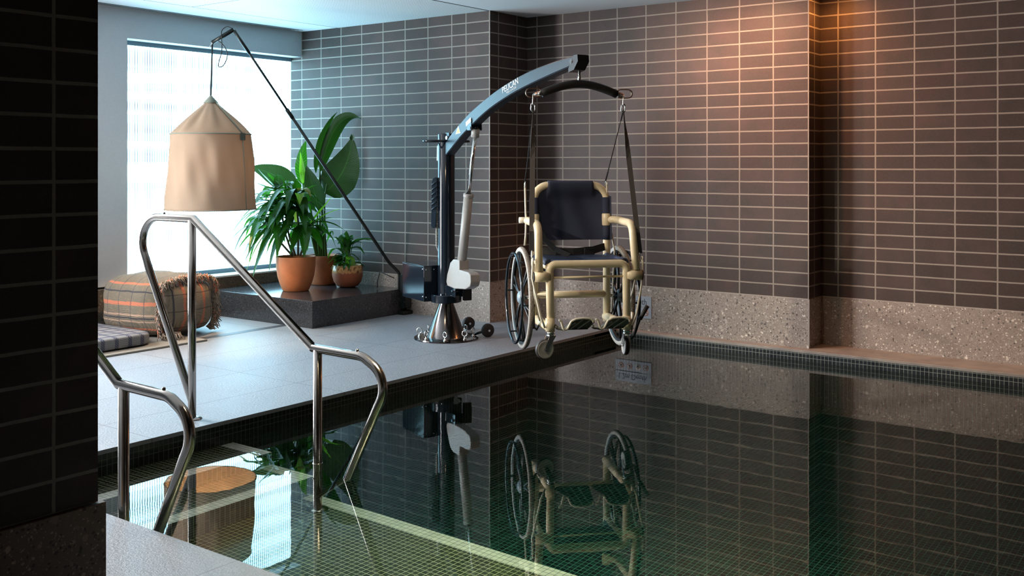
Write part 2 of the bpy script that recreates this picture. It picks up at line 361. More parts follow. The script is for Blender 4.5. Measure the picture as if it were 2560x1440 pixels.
# ================================================================ mesh helpers
def V(*a): return Vector(a)
class MB:
    def __init__(s): s.bm = bmesh.new(); s.uv = None; s.mi = 0
    def _f(s, vs, smooth=False):
        try: f = s.bm.faces.new(vs)
        except ValueError: return None
        f.smooth = smooth; f.material_index = s.mi; return f
    def quad(s, *p): return s._f([s.bm.verts.new(q) for q in p])
    def box(s, x0, x1, y0, y1, z0, z1, bev=0.0, M4=None, mis=None):
        if x0 > x1: x0, x1 = x1, x0
        if y0 > y1: y0, y1 = y1, y0
        if z0 > z1: z0, z1 = z1, z0
        P = [V(x, y, z) for z in (z0, z1) for y in (y0, y1) for x in (x0, x1)]
        if M4: P = [M4 @ p for p in P]
        v = [s.bm.verts.new(p) for p in P]
        # order: bottom, top, -y, +y, -x, +x
        fs = [s._f([v[i] for i in q]) for q in ((0, 2, 3, 1), (4, 5, 7, 6), (0, 1, 5, 4), (2, 6, 7, 3), (0, 4, 6, 2), (1, 3, 7, 5))]
        if mis:
            for f, k in zip(fs, mis): f.material_index = k
        if bev > 0:
            es = list({e for f in fs for e in f.edges})
            r = bmesh.ops.bevel(s.bm, geom=es, offset=bev, segments=2, profile=0.6, affect='EDGES')
            for f in r['faces']: f.smooth = True
        return s
    def tube(s, pts, r, seg=14, cap=True, smooth=True):
        pts = [Vector(p) for p in pts]; n = len(pts)
        rr = r if isinstance(r, (list, tuple)) else [r]*n
        T = []
        for i in range(n):
            a = pts[max(i-1, 0)]; b = pts[min(i+1, n-1)]
            if 0 < i < n-1: d = (pts[i]-a).normalized() + (b-pts[i]).normalized()
            else: d = b-a
            T.append(d.normalized())
        up = V(0, 0, 1) if abs(T[0].z) < 0.9 else V(0, 1, 0)
        N = T[0].cross(up).normalized(); rings = []
        for i in range(n):
            N = (N - T[i]*N.dot(T[i])).normalized(); B = T[i].cross(N)
            k = 1.0
            if 0 < i < n-1:
                c = (pts[i]-pts[i-1]).normalized().dot((pts[i+1]-pts[i]).normalized())
                half = math.acos(max(-1, min(1, c)))/2; k = 1/max(math.cos(half), 0.5)
                ax = (pts[i]-pts[i-1]).normalized().cross((pts[i+1]-pts[i]).normalized())
                if ax.length > 1e-6: dirn = ax.normalized().cross(T[i])
                else: dirn = None; k = 1.0
            ring = []
            for j in range(seg):
                a = 2*PI*j/seg; o = (N*math.cos(a)+B*math.sin(a))*rr[i]
                if k > 1.001 and dirn: o = o + dirn*(o.dot(dirn))*(k-1)
                ring.append(s.bm.verts.new(pts[i]+o))
            rings.append(ring)
        for i in range(n-1):
            for j in range(seg):
                s._f([rings[i][j], rings[i][(j+1) % seg], rings[i+1][(j+1) % seg], rings[i+1][j]], smooth)
        if cap:
            for ring, p in ((rings[0][::-1], pts[0]), (rings[-1], pts[-1])): s._f(ring)
        return s
    def ribbon(s, pts, w, t, side):
        """strap of width w (along side vector) and thickness t"""
        pts = [Vector(p) for p in pts]; n = len(pts); rings = []
        sd = side if isinstance(side, list) else [side]*n
        for i in range(n):
            d = (pts[min(i+1, n-1)]-pts[max(i-1, 0)]).normalized(); a = Vector(sd[i]); a = (a-d*a.dot(d)).normalized(); b = d.cross(a)
            rings.append([s.bm.verts.new(pts[i]+a*x*w/2+b*y*t/2) for x, y in ((-1, -1), (1, -1), (1, 1), (-1, 1))])
        for i in range(n-1):
            for j in range(4): s._f([rings[i][j], rings[i][(j+1) % 4], rings[i+1][(j+1) % 4], rings[i+1][j]])
        s._f(rings[0][::-1]); s._f(rings[-1]); return s
    def lathe(s, prof, c=(0, 0, 0), seg=40, axis='z', smooth=True, sharp=False, M4=None, wob=None):
        c = Vector(c); rings = []
        for k, (r, h) in enumerate(prof):
            ring = []
            for j in range(seg):
                a = 2*PI*j/seg; rr = r if wob is None else r*(1+wob(a, h, k))
                x, y = rr*math.cos(a), rr*math.sin(a)
                p = {'z': V(x, y, h), 'x': V(h, x, y), 'y': V(y, h, x)}[axis]
                p = (M4 @ p) if M4 else p
                ring.append(s.bm.verts.new(c+p))
            rings.append(ring)
        for i in range(len(rings)-1):
            for j in range(seg):
                s._f([rings[i][j], rings[i][(j+1) % seg], rings[i+1][(j+1) % seg], rings[i+1][j]], smooth)
        if prof[0][0] > 1e-5 and sharp: s._f(rings[0][::-1])
        if prof[-1][0] > 1e-5 and sharp: s._f(rings[-1])
        return s
    def cyl(s, a, b, r, seg=20, r2=None):
        a, b = Vector(a), Vector(b)
        v0 = len(s.bm.faces); s.tube([a, b], [r, r2 if r2 is not None else r], seg); return s
    def torus(s, c, R, r, axis='z', seg=40, ms=10, M4=None, arc=2*PI, a0=0.0):
        c = Vector(c); rings = []; full = arc > 2*PI-1e-4; n = seg if full else seg+1
        for i in range(n):
            A = a0+arc*i/seg; ring = []
            for j in range(ms):
                B = 2*PI*j/ms; q = R+r*math.cos(B); h = r*math.sin(B); x, y = q*math.cos(A), q*math.sin(A)
                p = {'z': V(x, y, h), 'x': V(h, x, y), 'y': V(y, h, x)}[axis]
                ring.append(s.bm.verts.new(c+((M4 @ p) if M4 else p)))
            rings.append(ring)
        for i in range(n if full else n-1):
            for j in range(ms): s._f([rings[i][j], rings[i][(j+1) % ms], rings[(i+1) % n][(j+1) % ms], rings[(i+1) % n][j]], True)
        return s
    def link(s, c, L, W, r, d1, d2):
        """chain link: stadium loop of length L, width W in the plane d1 (long), d2"""
        c, d1, d2 = Vector(c), Vector(d1).normalized(), Vector(d2).normalized(); pts = []
        for k in range(24):
            a = 2*PI*k/24; x, y = math.cos(a), math.sin(a)
            pts.append(c+d1*((L-W)/2*(1 if x > 0 else -1)+x*W/2)+d2*y*W/2)
        pts.append(pts[0]); return s.tube(pts, r, 8, cap=False)
    def prism(s, poly, t0, t1, fn):
        """poly = 2-D outline, fn(u, v, t) -> point"""
        a = [s.bm.verts.new(fn(u, v, t0)) for u, v in poly]; b = [s.bm.verts.new(fn(u, v, t1)) for u, v in poly]; n = len(poly)
        s._f(a[::-1]); s._f(b)
        for i in range(n): s._f([a[i], a[(i+1) % n], b[(i+1) % n], b[i]])
        return s
    def leaf(s, P0, P1, P2, w, fold=0.25, wave=0.0, side=None, shape=1.0, nu=12, seed=0):
        """blade along the curve P0-P1-P2, width w; fold = V of the midrib"""
        if s.uv is None: s.uv = s.bm.loops.layers.uv.new('UVMap')
        P0, P1, P2 = Vector(P0), Vector(P1), Vector(P2); nv = 4; g = []
        rnd = random.Random(seed)
        for i in range(nu+1):
            t = i/nu; c = P0*(1-t)**2+P1*2*t*(1-t)+P2*t*t; d = ((P1-P0)*(1-t)+(P2-P1)*t).normalized()
            a = Vector(side) if side is not None else d.cross(V(0, 0, 1))
            if a.length < 0.05: a = V(1, 0, 0)
            a = (a-d*a.dot(d)).normalized(); b = a.cross(d).normalized()
            if b.z < 0: b = -b
            hw = w/2*max(0.02, (math.sin(PI*min(1, t**0.75*0.985+0.015)))**0.8*(1-0.25*t*shape))
            row = []
            for j in range(nv+1):
                q = (j/nv-0.5)*2; wv = wave*math.sin(t*17+j*1.3+seed)*abs(q)*w
                row.append((s.bm.verts.new(c+a*q*hw+b*(abs(q)*hw*fold+wv)), (t, j/nv)))
            g.append(row)
        for i in range(nu):
            for j in range(nv):
                vs = [g[i][j], g[i+1][j], g[i+1][j+1], g[i][j+1]]; f = s._f([x[0] for x in vs], True)
                if f:
                    for lp, x in zip(f.loops, vs): lp[s.uv].uv = x[1]
        return s
    def build(s, name, mats, parent=None, loc=None, weld=False):
        bmesh.ops.recalc_face_normals(s.bm, faces=s.bm.faces[:]) if not getattr(s, 'keepn', False) else None
        me = bpy.data.meshes.new(name); s.bm.to_mesh(me); s.bm.free()
        for m in (mats if isinstance(mats, (list, tuple)) else [mats]): me.materials.append(m if not isinstance(m, str) else M[m])
        o = bpy.data.objects.new(name, me); COL.objects.link(o)
        if parent is not None: o.parent = parent
        if loc is not None: o.location = loc
        return o
def fillet(pts, r, n=7):
    pts = [Vector(p) for p in pts]; rr = r if isinstance(r, (list, tuple)) else [r]*(len(pts)-2); out = [pts[0]]
    for i in range(1, len(pts)-1):
        a, p, b = pts[i-1], pts[i], pts[i+1]; d1 = (a-p).normalized(); d2 = (b-p).normalized()
        ang = d1.angle(d2)
        if rr[i-1] <= 0 or ang > PI-0.02: out.append(p); continue
        L = min(rr[i-1]/math.tan(ang/2), (a-p).length*0.95, (b-p).length*0.95); R = L*math.tan(ang/2)
        c = p+(d1+d2).normalized()*(R/math.sin(ang/2)); s1 = p+d1*L-c; s2 = p+d2*L-c; th = s1.angle(s2); ax = s1.cross(s2).normalized()
        for k in range(n+1): out.append(c+Matrix.Rotation(th*k/n, 3, ax) @ s1)
    out.append(pts[-1]); return out
def struct(o): o['kind'] = 'structure'; return o
def empty(name, label, cat, loc=(0, 0, 0), rz=0.0, group=None):
    o = bpy.data.objects.new(name, None); COL.objects.link(o); o.location = loc; o.rotation_euler = (0, 0, rz)
    o.empty_display_size = 0.1; o['label'] = label; o['category'] = cat
    if group: o['group'] = group
    return o
def text(name, body, size, mat, parent, M4, depth=0.0006, sx=1.0, bold=0.0):
    c = bpy.data.curves.new('t', 'FONT'); c.body = body; c.size = size; c.extrude = depth; c.align_x = 'LEFT'; c.offset = bold
    o = bpy.data.objects.new('t', c); COL.objects.link(o); dg = bpy.context.evaluated_depsgraph_get()
    me = bpy.data.meshes.new_from_object(o.evaluated_get(dg)); bpy.data.objects.remove(o)
    me.name = name; me.materials.clear(); me.materials.append(M[mat]); me.transform(M4 @ Matrix.Diagonal((sx, 1, 1, 1)))
    r = bpy.data.objects.new(name, me); COL.objects.link(r); r.parent = parent; return r

# ================================================================ the room
X_WIN = -6.995; X_GL = -7.14; YL = 6.21; YR = 6.695; YR2 = 6.91; XC = -4.88; XR = -2.565; TZ = 0.305
def planes(name, mats, boxes):
    b = MB()
    for *q, mi in boxes: b.mi = mi; b.box(*q)
    return struct(b.build(name, mats))
# tiled wall with its terrazzo skirting; tiles stand above TZ
def tiled(name, tile, x0, x1, y0, y1, hi=CEIL+0.02):
    b = MB(); b.box(x0, x1, y0, y1, TZ, hi); return struct(b.build(name, tile))
def skirt(name, x0, x1, y0, y1, mat='terrazzo', top=TZ-0.0015):
    b = MB(); b.box(x0, x1, y0, y1, -0.025, top, bev=0.0015); return struct(b.build(name, mat))
bm_ = MB(); bm_.mi = 0; bm_.box(-7.5, XC, YL, 7.6, TZ, CEIL+0.02, mis=(0, 0, 0, 0, 0, 1)); struct(bm_.build('wall_back', ['tile_left', 'tile_return']))
bm_ = MB(); bm_.box(XC, XR, YR, 7.6, TZ, CEIL+0.02, mis=(0, 0, 0, 0, 1, 1)); struct(bm_.build('wall_back_middle', ['tile_right', 'tile_return']))
tiled('wall_back_right', 'tile_recess', XR, 5.2, YR2, 7.6)
E_ = 0.004
skirt('baseboard_back', -7.3, XC+E_, YL-E_, 7.5)
skirt('baseboard_back_middle', XC+E_, XR+E_, YR-E_, 7.5)
skirt('baseboard_back_right', XR+E_, 5.2, YR2-E_, 7.5)
b = MB(); b.box(-2.572, XR+0.0055, YR-0.0055, YR, -0.0, TZ); b.box(XC-0.003, XC+0.0055, YL-0.0055, YL, 0.0, CEIL)
struct(b.build('trim_1', 'terrazzo_edge'))
for k, (x0, x1, y) in enumerate(((-7.1, XC, YL), (XC+0.006, XR, YR), (XR+0.006, 5.1, YR2))):
    b = MB(); b.box(x0, x1, y-0.0052, y+0.002, TZ-0.002, TZ+0.003); struct(b.build('trim_%d' % (2+k), 'grout'))
b = MB(); b.box(-3.749, -3.747, YR-0.0046, YR, 0.0, TZ); b.box(-6.0, -5.998, YL-0.0046, YL, 0, TZ); struct(b.build('trim_5', 'terrazzo_edge'))
# left (window) wall: piers, beam, sill, skirting
b = MB()
b.box(-7.4, X_WIN, 3.1, 4.494, 0.30, CEIL); b.box(-7.4, X_WIN, -2.6, 1.9, 0.30, CEIL)
b.box(-7.4, X_WIN, 4.494, YL, 2.152, CEIL); b.box(-7.4, X_WIN, 1.9, 3.1, 2.152, CEIL)
struct(b.build('wall_left', 'white'))
skirt('baseboard_left', -7.4, -6.945, -2.6, YL, 'terrazzo_dark', 0.286)
b = MB()
for a in (5.13, 3.9, 2.7): b.box(-6.946, -6.9442, a-0.001, a+0.001, 0, 0.285)
struct(b.build('trim_6', 'terrazzo_edge'))
b = MB(); b.box(-7.2, -6.94, 4.494, YL, 0.286, 0.300, bev=0.002); b.box(-7.2, -6.94, 1.9, 3.1, 0.286, 0.300, bev=0.002); struct(b.build('trim_7', 'sill'))
for k, (y0, y1, g) in enumerate(((4.494, YL, 'glass1'), (1.9, 3.1, 'glass2'))):
    b = MB(); b.mi = 0
    # frame: head, foot rail, jamb
    b.box(-7.17, -7.125, y0, y1, 2.118, 2.153); b.box(-7.17, -7.118, y0, y1, 0.300, 0.335)
    b.box(-7.17, -7.13, y0, y0+0.02, 0.3, 2.15)
    w = b.build('window_%d' % (k+1), 'frame_grey'); struct(w)
    b = MB(); n = int((y1-y0)*46); seg = 4; y = y0
    vs = []
    for i in range(n*seg+1):
        yy = y0+(y1-y0)*i/(n*seg); a = (yy*46) % 1.0; xx = X_GL+0.004*math.sqrt(max(0, 1-(2*a-1)**2)); vs.append((b.bm.verts.new((xx, yy, 0.33)), b.bm.verts.new((xx, yy, 2.12))))
    for i in range(n*seg): b._f([vs[i][0], vs[i+1][0], vs[i+1][1], vs[i][1]], True)
    b.keepn = True
    p = b.build('pane', g, w); p['label'] = 'bright reeded glass pane'
# ceiling
b = MB(); b.box(-7.6, 5.3, -2.7, 7.7, CEIL, CEIL+0.15); struct(b.build('ceiling', 'ceil'))
b = MB(); b.box(-6.53, -4.893, 4.737, YL-0.002, CEIL-0.0015, CEIL+0.002); b.box(-6.53, -4.893, 0.3, 4.729, CEIL-0.0015, CEIL+0.002); struct(b.build('trim_8', 'perf'))
b = MB(); b.box(-2.9, 5.1, -2.5, 6.3, CEIL-0.02, CEIL-0.001); struct(b.build('trim_12', plain('added dark ceiling sheet', (0.05, 0.03, 0.02), 0.6)))  # added unseen dark sheet, keeps ceiling bounce off the near pillar
b = MB()
b.box(-6.536, -6.529, 0.3, YL, CEIL-0.002, CEIL+0.01); b.box(-4.894, -4.886, 0.3, YL, CEIL-0.002, CEIL+0.01); b.box(-6.53, -4.89, 4.729, 4.737, CEIL-0.002, CEIL+0.01)
for i in range(4): b.box(-6.975+i*0.026, -6.964+i*0.026, 0.3, 6.07+0.02*i, CEIL-0.0015, CEIL+0.01)
struct(b.build('trim_9', 'black_gap'))
# near pillar with its skirting
PX = -2.54
b = MB(); b.box(-3.1, PX, -2.6, 1.545, 0.304, CEIL+0.02, bev=0); struct(b.build('wall_near', 'tile_pillar'))
b = MB(); b.box(-3.11, PX+0.012, -2.6, 1.562, -0.01, 0.302, bev=0.0015); struct(b.build('baseboard_near', terrazzo('pillar skirting', (0.20, 0.14, 0.09), (0.62, 0.46, 0.30), (0.06, 0.045, 0.03), 0.5, 0.8)))
# remaining walls, behind and right of the camera
tiled('wall_front', 'tile_right', PX, 5.2, -2.6, -2.5, CEIL); tiled('wall_right', 'tile_room', 5.1, 5.2, -2.5, YR2, CEIL)
b = MB(); b.box(-7.4, -3.1, -2.6, -2.5, 0, CEIL); struct(b.build('wall_front_left', 'white'))
skirt('baseboard_front', PX, 5.2, -2.6, -2.49); skirt('baseboard_right', 5.09, 5.2, -2.5, YR2)
# deck slab
PYF = 6.602; CZ = -0.038
b = MB()
b.box(-7.3, -4.0, -2.6, YL+0.1, -0.018, 0.0); b.box(XC-0.1, -4.0, YL+0.1, YR+0.1, -0.038, 0.0)
b.box(-4.0, 5.2, -2.6, 2.016, -0.018, 0.0)
struct(b.build('floor', 'deck'))
b = MB(); b.box(-4.0, 5.2, PYF, YR2+0.1, -0.038, -0.02, bev=0.002); struct(b.build('trim_10', 'curb'))
b = MB(); b.box(-6.055, -5.985, 2.0, 5.185, 0.0, 0.0012); struct(b.build('trim_11', plain('slot drain', (0.09, 0.095, 0.11), 0.5, 0.5)))
# pool basin: walls, floor and entry steps, all clad in mosaic
PZ = -1.235; SY = 3.127
b = MB(); b.keepn = True
b.mi = 1; b.quad((-4.0, 2.016, PZ), (-4.0, PYF, PZ), (-4.0, PYF, -0.018), (-4.0, 2.016, -0.018)); b.quad((5.0, PYF, PZ), (5.0, 2.016, PZ), (5.0, 2.016, -0.018), (5.0, PYF, -0.018))
b.mi = 0; b.quad((-4.0, PYF, PZ), (5.0, PYF, PZ), (5.0, PYF, CZ), (-4.0, PYF, CZ)); b.quad((5.0, 2.016, PZ), (-4.0, 2.016, PZ), (-4.0, 2.016, -0.018), (5.0, 2.016, -0.018))
b.mi = 2; b.quad((-4.0, 2.016, PZ), (5.0, 2.016, PZ), (5.0, PYF, PZ), (-4.0, PYF, PZ))
struct(b.build('floor_pool', ['mos_xp', 'mos_yp', 'mos_floor']))
b = MB(); NW = 0.075
def step(x0, x1, z, xl, zb, nose_x=True):
    # tread with white nosing along +y and (for steps) +x, riser faces below
    b.mi = 2; b.quad((x0, 2.016, z), (x1-(NW if nose_x else 0), 2.016, z), (x1-(NW if nose_x else 0), SY-NW, z), (x0, SY-NW, z))
    b.mi = 3
    if nose_x: b.quad((x1-NW, 2.016, z), (x1, 2.016, z), (x1, SY, z), (x1-NW, SY, z))
    b.quad((x0, SY-NW, z), (x1-(NW if nose_x else 0), SY-NW, z), (x1-(NW if nose_x else 0), SY, z), (x0, SY, z))
    b.mi = 1; b.quad((x1, 2.016, zb), (x1, SY, zb), (x1, SY, z), (x1, 2.016, z))
    b.mi = 0; b.quad((x1, SY, zb), (x0, SY, zb), (x0, SY, z), (x1, SY, z))
step(-4.0, -3.723, -0.163, 0, PZ); step(-3.723, -3.440, -0.349, 0, PZ); step(-3.440, -0.6, -0.58, 0, PZ)
b.keepn = True
struct(b.build('floor_steps', ['mos_x', 'mos_y', 'mos_z', 'nose']))
b = MB(); b.box(-4.004, 5.004, 2.012, PYF+0.004, PZ-0.01, WATER);
for f in b.bm.faces: f.smooth = True
for e in b.bm.edges: e.smooth = False
o = struct(b.build('pool_water', 'water'))
# ---------------------------------------------------------------- warm ceiling downlights, the last two added as fill
def downlight(x, y, power, size=1.1, col=(1.0, 0.50, 0.22), label='', blend=1.0, rad=0.04, aim=None):
    t = empty('ceiling_downlight', label, 'ceiling light', (x, y, CEIL), 0, 'warm downlights over the pool')
    q = MB(); q.torus((0, 0, -0.003), 0.045, 0.006, 'z', 28, 8); q.build('trim_ring', 'fitting', t)
    l = bpy.data.lights.new('warm_lamp', 'SPOT'); l.energy = power*SPOT; l.color = col; l.spot_size = size; l.spot_blend = blend; l.shadow_soft_size = rad
    lo = bpy.data.objects.new('lamp', l); COL.objects.link(lo); lo.parent = t; lo.location = (0, 0, -0.02)
    if aim: lo.rotation_euler = (Vector(aim)-V(x, y, CEIL)).to_track_quat('-Z', 'Y').to_euler()
for x, y, p, sz in ((-2.95, 6.15, 30, 2.6), (-0.2, 4.9, 14, 1.5), (1.6, 4.9, 20, 1.5)):
    downlight(x, y, p, sz, (1.0, 0.47, 0.26), 'recessed warm downlight in the white ceiling over the pool', 1.0, 0.04, (x+0.1, 6.8, 1.0 if y > 6 else 1.2))
downlight(-4.50, 4.85, 78, 1.35, (1.0, 0.60, 0.42), 'adjustable warm downlight over the deck edge aimed along the pool wall', 1.0, 0.05, (-2.3, 6.7, 1.75))
downlight(-4.45, 5.30, 112, 1.2, (1.0, 0.55, 0.36), 'adjustable warm downlight above the lift aimed at the recessed wall', 1.0, 0.05, (-1.0, 6.9, 1.65))
downlight(-2.40, 6.70, 7, 3.14, (1.0, 0.36, 0.09), 'amber downlight in the ceiling tight in the corner of the recessed wall')
downlight(-5.0, 1.3, 200, 0.50, (1.0, 0.88, 0.70), 'added unseen spot in the white ceiling beyond the pillar, brightening the wheelchair', 0.9, 0.06, (-3.25, 4.75, 0.75))  # spot added to brighten the front of the chair
downlight(-2.95, 2.55, 22, 1.45, (1.0, 0.74, 0.48), 'added unseen fill spot in the white ceiling over the pool steps', 0.9, 0.06, (-3.1, 5.2, 0.5))  # weak warm fill, added and aimed toward the chair
# added unseen area light with a narrow spread, warms the submerged ledge
pan = empty('added_ledge_light', 'added unseen area light in a flush frame over the submerged ledge', 'ceiling light', (-2.0, 3.1, CEIL-0.02))
b = MB()
for x0, x1, y0, y1 in ((-0.73, -0.70, -0.43, 0.43), (0.70, 0.73, -0.43, 0.43), (-0.73, 0.73, -0.43, -0.40), (-0.73, 0.73, 0.40, 0.43)): b.box(x0, x1, y0, y1, -0.012, 0.0)
b.build('frame', 'fitting', pan)
l = bpy.data.lights.new('ledge_fill', 'AREA'); l.shape = 'RECTANGLE'; l.size = 1.4; l.size_y = 0.8; l.spread = math.radians(52); l.energy = LEDGE_FILL; l.color = (1.0, 0.80, 0.52)
lo = bpy.data.objects.new('ledge_fill', l); COL.objects.link(lo); lo.parent = pan; lo.location = (0, 0, -0.004)

# ================================================================ handrails
def handrail(y, label):
    t = empty('handrail', label, 'handrail', (-4.154, y, 0.0), 0, 'steel pool handrails')
    R = 0.019; x2 = 0.864
    top = fillet([(0.0, 0, 0.075), (-0.445, 0, 0.955-0.15), (-0.445+0.06, 0, 0.948), (0.012, 0, 0.944), (0.83, 0, 0.428), (1.21, 0, 0.418), (1.27, 0, 0.30), (x2, 0, -0.42)], [0.10, 0.12, 0.0, 0.012, 0.15, 0.14], 9)
    top = fillet([(0.0, 0, 0.085), (-0.425, 0, 0.83), (-0.33, 0, 0.945), (0.012, 0, 0.944), (0.835, 0, 0.424), (1.13, 0, 0.420), (1.285, 0, 0.345), (1.215, 0, 0.225), (x2, 0, -0.43)], [0.12, 0.13, 0.0, 0.012, 0.11, 0.10, 0.12], 9)
    b = MB(); b.tube(top, R, 20); b.build('rail', 'steel', t)
    b = MB(); b.cyl((0, 0, 0.0), (0, 0, 0.94), R, 20); b.build('post', 'steel', t)
    b = MB(); b.cyl((x2, 0, -0.58), (x2, 0, 0.42), R, 20); b.torus((x2, 0, -0.06), R+0.001, 0.0022, 'z', 24, 8); b.build('post', 'steel', t)
    for x, z in ((0, 0.0), (x2, -0.58)):
        b = MB(); b.lathe([(0.001, z+0.012), (0.024, z+0.011), (0.045, z+0.004), (0.047, z)], (x, 0, 0), 28); b.build('flange', 'steel', t)
    for x, z in ((-0.22, 0.964), (1.10, 0.441)):
        b = MB(); b.lathe([(0.0065, z-0.004), (0.0065, z+0.003), (0.004, z+0.006), (0.0005, z+0.007)], (x, 0, 0), 12); b.build('bolt', 'steel', t)
    return t
handrail(3.01, 'stainless steel pool handrail, the farther one, standing on the blue lit deck edge')
handrail(2.10, 'stainless steel pool handrail, the nearer one, half hidden behind the dark pillar')

# ================================================================ pool lift
LM = V(-4.678, 5.466, 0); LRZ = math.radians(-23.04)
lift = empty('pool_lift', 'blue black pool lift with curved boom on a conical floor base', 'pool lift', LM, LRZ)
b = MB(); b.lathe([(0.001, 0), (0.223, 0), (0.224, 0.004), (0.222, 0.011), (0.17, 0.013), (0.001, 0.013)], seg=56, smooth=False); base = b.build('base_plate', 'dark_steel', lift)
b = MB(); b.lathe([(0.137, 0.013), (0.134, 0.016), (0.050, 0.245), (0.050, 0.256)], seg=48); b.build('cone', 'dark_steel', lift)
for k in range(8):
    a = 2*PI*k/8+0.28; x, y = 0.185*math.cos(a), 0.185*math.sin(a)
    b = MB(); b.lathe([(0.012, 0.013), (0.012, 0.020), (0.006, 0.022), (0.006, 0.034)], (x, y, 0), 14)
    b.torus((x, y, 0.053), 0.018, 0.0042, 'y', 24, 8, Matrix.Rotation(a+0.5*k-LRZ, 4, 'Z')); b.build('eye_bolt', 'chrome', lift)
b = MB(); b.lathe([(0.05, 0.253), (0.104, 0.253), (0.106, 0.256), (0.106, 0.302), (0.103, 0.306), (0.05, 0.306)], seg=48, smooth=False); b.build('collar', 'powder', lift)
b = MB(); b.lathe([(0.0585, 0.306), (0.0585, 1.41), (0.056, 1.415), (0.001, 1.415)], seg=40); b.build('mast', 'powder', lift)
b = MB(); b.box(0.045, 0.105, -0.030, -0.024, 1.33, 1.42, bev=0.002); b.box(0.045, 0.105, 0.052, 0.058, 1.33, 1.42, bev=0.002); b.box(0.035, 0.06, -0.03, 0.058, 1.30, 1.35, bev=0.003)
br = b.build('boom_bracket', 'powder', lift)
b = MB(); b.cyl((0.08, -0.038, 1.385), (0.08, 0.066, 1.385), 0.009, 12); b.cyl((0.08, -0.040, 1.385), (0.08, -0.031, 1.385), 0.014, 6); b.build('bolt', 'chrome', br)
# turning handles round the mast head
def stadium(cx, cy, z, L, W, r, ax):
    pts = []
    for k in range(29):
        a = 2*PI*k/28; x, y = math.cos(a), math.sin(a); p = (L/2-W/2)*(1 if x > 0 else -1)+x*W/2
        pts.append((cx+y*W/2, cy+p, z))
    return pts
b = MB(); b.tube(stadium(0.0, 0.0, 1.363, 0.335, 0.13, 0.009, 0), 0.0085, 12, cap=False); b.build('handle', 'powder', lift)
# boom
topc = [(0.06, 1.352), (0.138, 1.406), (0.277, 1.478), (0.437, 1.552), (0.692, 1.642), (0.931, 1.707), (1.183, 1.757), (1.459, 1.789), (1.655, 1.803)]
botc = [(1.672, 1.775), (1.60, 1.744), (1.392, 1.712), (1.183, 1.676), (0.960, 1.630), (0.723, 1.566), (0.559, 1.508), (0.40, 1.440), (0.277, 1.384), (0.17, 1.325), (0.085, 1.28)]
def dens(pp, n=4):
    out = []
    for i in range(len(pp)-1):
        p0 = pp[max(i-1, 0)]; p1 = pp[i]; p2 = pp[i+1]; p3 = pp[min(i+2, len(pp)-1)]
        for k in range(n):
            t = k/n; out.append(tuple(0.5*((2*p1[j])+(-p0[j]+p2[j])*t+(2*p0[j]-5*p1[j]+4*p2[j]-p3[j])*t*t+(-p0[j]+3*p1[j]-3*p2[j]+p3[j])*t**3) for j in (0, 1)))
    out.append(pp[-1]); return out
TD = dens(topc, 5); BD = dens(botc[1:-2], 5)
b = MB(); ntop = [V(u, 0, v) for u, v in TD]
low = []
for u, v in TD:                                         # lower edge at the same station
    best = None
    for i in range(len(BD)-1):
        (u1, v1), (u0, v0) = BD[i], BD[i+1]
        if u0 <= u <= u1: best = v0+(v1-v0)*(u-u0)/max(1e-6, u1-u0)
    low.append(best)
low = [(l if l is not None else (BD[-1][1]-(BD[-1][0]-u)*0.55 if u < 0.5 else BD[0][1]+(u-BD[0][0])*0.35)) for (u, v), l in zip(TD, low)]
rows = []
for (u, v), l in zip(TD, low):
    l = min(l, v-0.03); c = 0.006; rows.append([b.bm.verts.new(p) for p in ((u, -0.035+c, v), (u, -0.035, v-c), (u, -0.035, l+c), (u, -0.035+c, l), (u, 0.035-c, l), (u, 0.035, l+c), (u, 0.035, v-c), (u, 0.035-c, v))])
for i in range(len(rows)-1):
    for j in range(8): b._f([rows[i][j], rows[i][(j+1) % 8], rows[i+1][(j+1) % 8], rows[i+1][j]], False)
b._f(rows[0]); b._f(rows[-1][::-1])
boom = b.build('boom', 'boom_blue', lift)
b = MB(); b.prism([(1.652, 1.806), (1.690, 1.806), (1.696, 1.77), (1.655, 1.725), (1.60, 1.715), (1.60, 1.735)], -0.0375, 0.0375, lambda u, v, t: V(u, t, v)); b.build('end_cap', 'black', boom)
b = MB(); b.cyl((1.628, -0.042, 1.772), (1.628, 0.042, 1.772), 0.013, 18); b.build('boom_bolt', 'chrome', boom)
def onface(s, z, ang, off=-0.0358): return Matrix.Translation((s, off, z)) @ Matrix.Rotation(-ang, 4, 'Y') @ Matrix.Rotation(PI/2, 4, 'X')
text('lettering', 'PELICAN', 0.054, 'label_white', boom, onface(0.852, 1.642, math.radians(14)), sx=0.98)
text('small_lettering', 'POOL & ACCESS', 0.017, 'label_white', boom, onface(0.905, 1.636, math.radians(14)), sx=1.0)
b = MB(); b.prism([(0.222, 1.405), (0.295, 1.412), (0.262, 1.462)], 0, -0.001, lambda u, v, t: V(u-0.01, -0.0352+t, v)); wl = b.build('warning_label', 'label_white', boom)
b = MB(); b.prism([(0.234, 1.411), (0.285, 1.416), (0.262, 1.450)], 0, -0.001, lambda u, v, t: V(u-0.01, -0.0362+t, v)); b.build('warning_triangle', 'yellow', boom)
b = MB(); b.prism([(0.375, 1.452), (0.445, 1.482), (0.440, 1.510), (0.370, 1.480)], 0, -0.001, lambda u, v, t: V(u, -0.0402+t, v)); b.build('white_sticker', 'label_white', boom)
